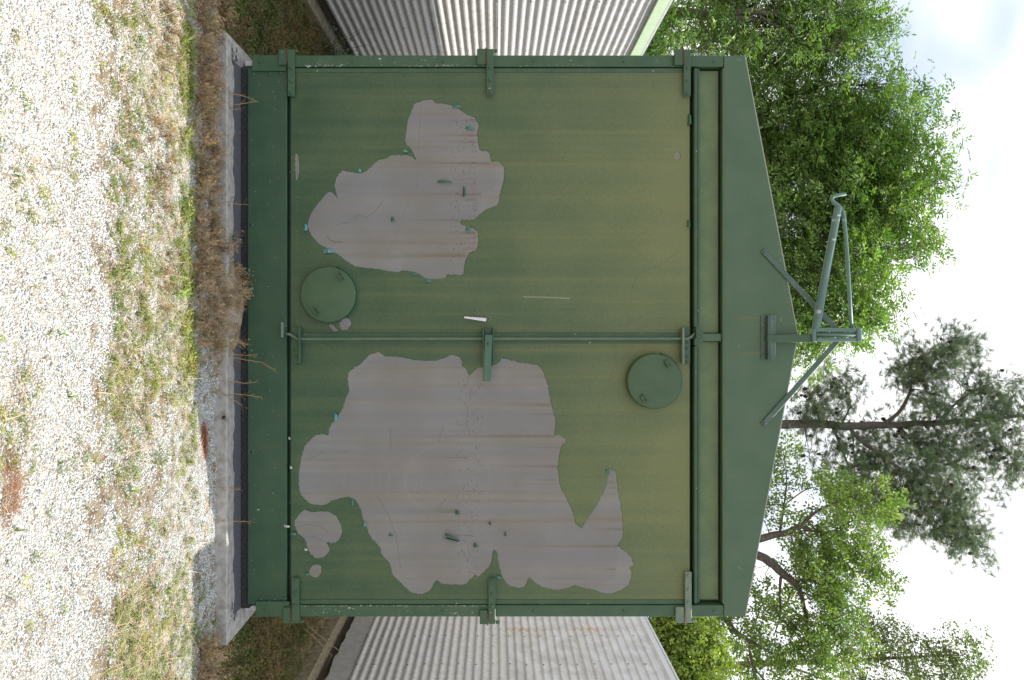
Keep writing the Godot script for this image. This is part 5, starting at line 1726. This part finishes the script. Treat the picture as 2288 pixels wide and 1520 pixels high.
	for i in 7:
		var a := rng.randf_range(-0.6, 2.2)
		tube(vs, [Vector3.ZERO, Vector3(cos(a) * 0.08, 0.12, sin(a) * 0.1), Vector3(cos(a) * 0.16 - 0.05, 0.22 + 0.04 * i, sin(a) * 0.3)], [0.004, 0.003, 0.0015], 4)
	commit(vs, "stems", M.green_stem, vine)
	var lm := new_st()
	for i in 240:
		var p := Vector3(rng.randf_range(-0.12, 0.22), rng.randf_range(0.02, 0.36), rng.randf_range(-0.45, 0.45))
		if p.y > 0.36 - absf(p.z) * 0.5:
			p.y *= 0.5
		leaf_diamond(lm, p, Vector3(rng.randfn(), rng.randfn() * 0.6, rng.randfn()).normalized(), Vector3(rng.randfn() * 0.4, 1, rng.randfn() * 0.4).normalized(), rng.randf_range(0.03, 0.06), 0.022)
	commit(lm, "foliage", M.vine_leaf, vine)
	# two long straw blades beside the right building's sill
	for k in 2:
		var st := thing("long_grass_blade", ["drooping straw-coloured grass blade leaning over the right building's timber sill", "straighter straw-coloured grass blade beside the drooping one at the timber sill"][k], "grass", Vector3(2.28, 0.07, -6.0 - 0.1 * k), "long straw blades by the sill")
		var s := new_st(true)
		tube(s, [Vector3.ZERO, Vector3(0.1, 0.14 - 0.02 * k, 0.02), Vector3(0.3, 0.26 + 0.03 * k, -0.1), Vector3(0.42 - 0.06 * k, 0.2 + 0.05 * k, -0.16)], [0.004, 0.004, 0.003, 0.0012], 4)
		commit(s, "blade", M.straw, st)

func _ready() -> void:
	rng.seed = 20240611
	# camera: level, facing the door squarely, rolled a quarter turn as the picture was taken; the lens is shifted a little
	var cam := Camera3D.new()
	cam.name = "camera"
	cam.position = Vector3(0, EYE, 0)
	cam.rotation_degrees = Vector3(0, 0, 90)
	cam.near = 0.1
	cam.far = 1500.0
	cam.projection = Camera3D.PROJECTION_FRUSTUM
	cam.size = 0.1 * 1520.0 / F
	cam.frustum_offset = Vector2(38.0, -36.0) * 0.1 / F
	add_child(cam)
	cam.current = true
	var env := Environment.new()
	env.background_mode = Environment.BG_SKY
	var sky := Sky.new()
	sky.sky_material = make_sky()
	env.sky = sky
	env.background_energy_multiplier = 1.0
	env.tonemap_mode = Environment.TONE_MAPPER_LINEAR
	env.tonemap_exposure = 1.4
	env.sdfgi_enabled = true
	env.ssao_enabled = true
	env.ssil_enabled = true
	var we := WorldEnvironment.new()
	we.name = "world_environment"
	we.environment = env
	add_child(we)
	var sun := DirectionalLight3D.new()
	sun.name = "sun"
	add_child(sun)
	sun.look_at_from_position(Vector3(0.5, 1.0, -0.182) * 20.0, Vector3.ZERO, Vector3.BACK)
	sun.light_energy = 1.6
	sun.light_color = Color(1.0, 0.975, 0.935)
	sun.light_angular_distance = 0.5
	sun.shadow_enabled = true

	gnoise = noise(0.12, 3, 4)
	gpatch = noise(0.09, 4, 3)
	make_materials()
	M.roof_edge = plain(lin(0.30, 0.34, 0.29), 0.5)
	M.bar = tri_mat(paint_picture(256, lin(0.075, 0.125, 0.08), lin(0.13, 0.175, 0.115), [[20, lin(0.5, 0.55, 0.5), 0.8, 2.0], [6, lin(0.2, 0.09, 0.04), 1.0, 2.0]], 111), 2.2, 0.45)
	M.handle = tri_mat(paint_picture(256, lin(0.035, 0.115, 0.085), lin(0.09, 0.15, 0.095), [[5, lin(0.6, 0.6, 0.58), 1.0, 3.0], [6, lin(0.2, 0.09, 0.04), 1.0, 2.0]], 113), 2.2, 0.4)
	M.davit_base = tri_mat(paint_picture(256, lin(0.055, 0.105, 0.082), lin(0.115, 0.175, 0.152), [[14, lin(0.55, 0.6, 0.58), 0.8, 2.4], [8, lin(0.15, 0.06, 0.03), 0.8, 2.0]], 115), 1.8, 0.5)
	M.nail = plain(lin(0.16, 0.14, 0.12), 0.6, 0.4)
	M.galv_flat = tri_mat(ramp_tex(noise(0.03, 117, 4), 256, [[0.0, lin(0.40, 0.40, 0.39)], [1.0, lin(0.54, 0.54, 0.535)]]), 1.4, 0.55, 0.0)
	M.galv_c = tri_mat(ramp_tex(noise(0.018, 119, 5), 512, [[0.0, lin(0.38, 0.37, 0.35)], [0.45, lin(0.52, 0.52, 0.515)], [1.0, lin(0.64, 0.645, 0.65)]]), 0.8, 0.46, 0.2)
	M.chip = plain(lin(0.50, 0.53, 0.50), 0.7)
	M.dead = plain(lin(0.11, 0.062, 0.035), 0.9)
	M.vine_leaf = plain(lin(0.05, 0.10, 0.06), 0.55)
	print("materials ", Time.get_ticks_msec())
	build_ground()
	build_pad()
	build_shed()
	print("shed ", Time.get_ticks_msec())
	build_sides()
	build_davit()
	build_tag()
	print("davit ", Time.get_ticks_msec())
	build_trees()
	print("trees ", Time.get_ticks_msec())
	build_cover()
	build_plants()
	print("done ", Time.get_ticks_msec())
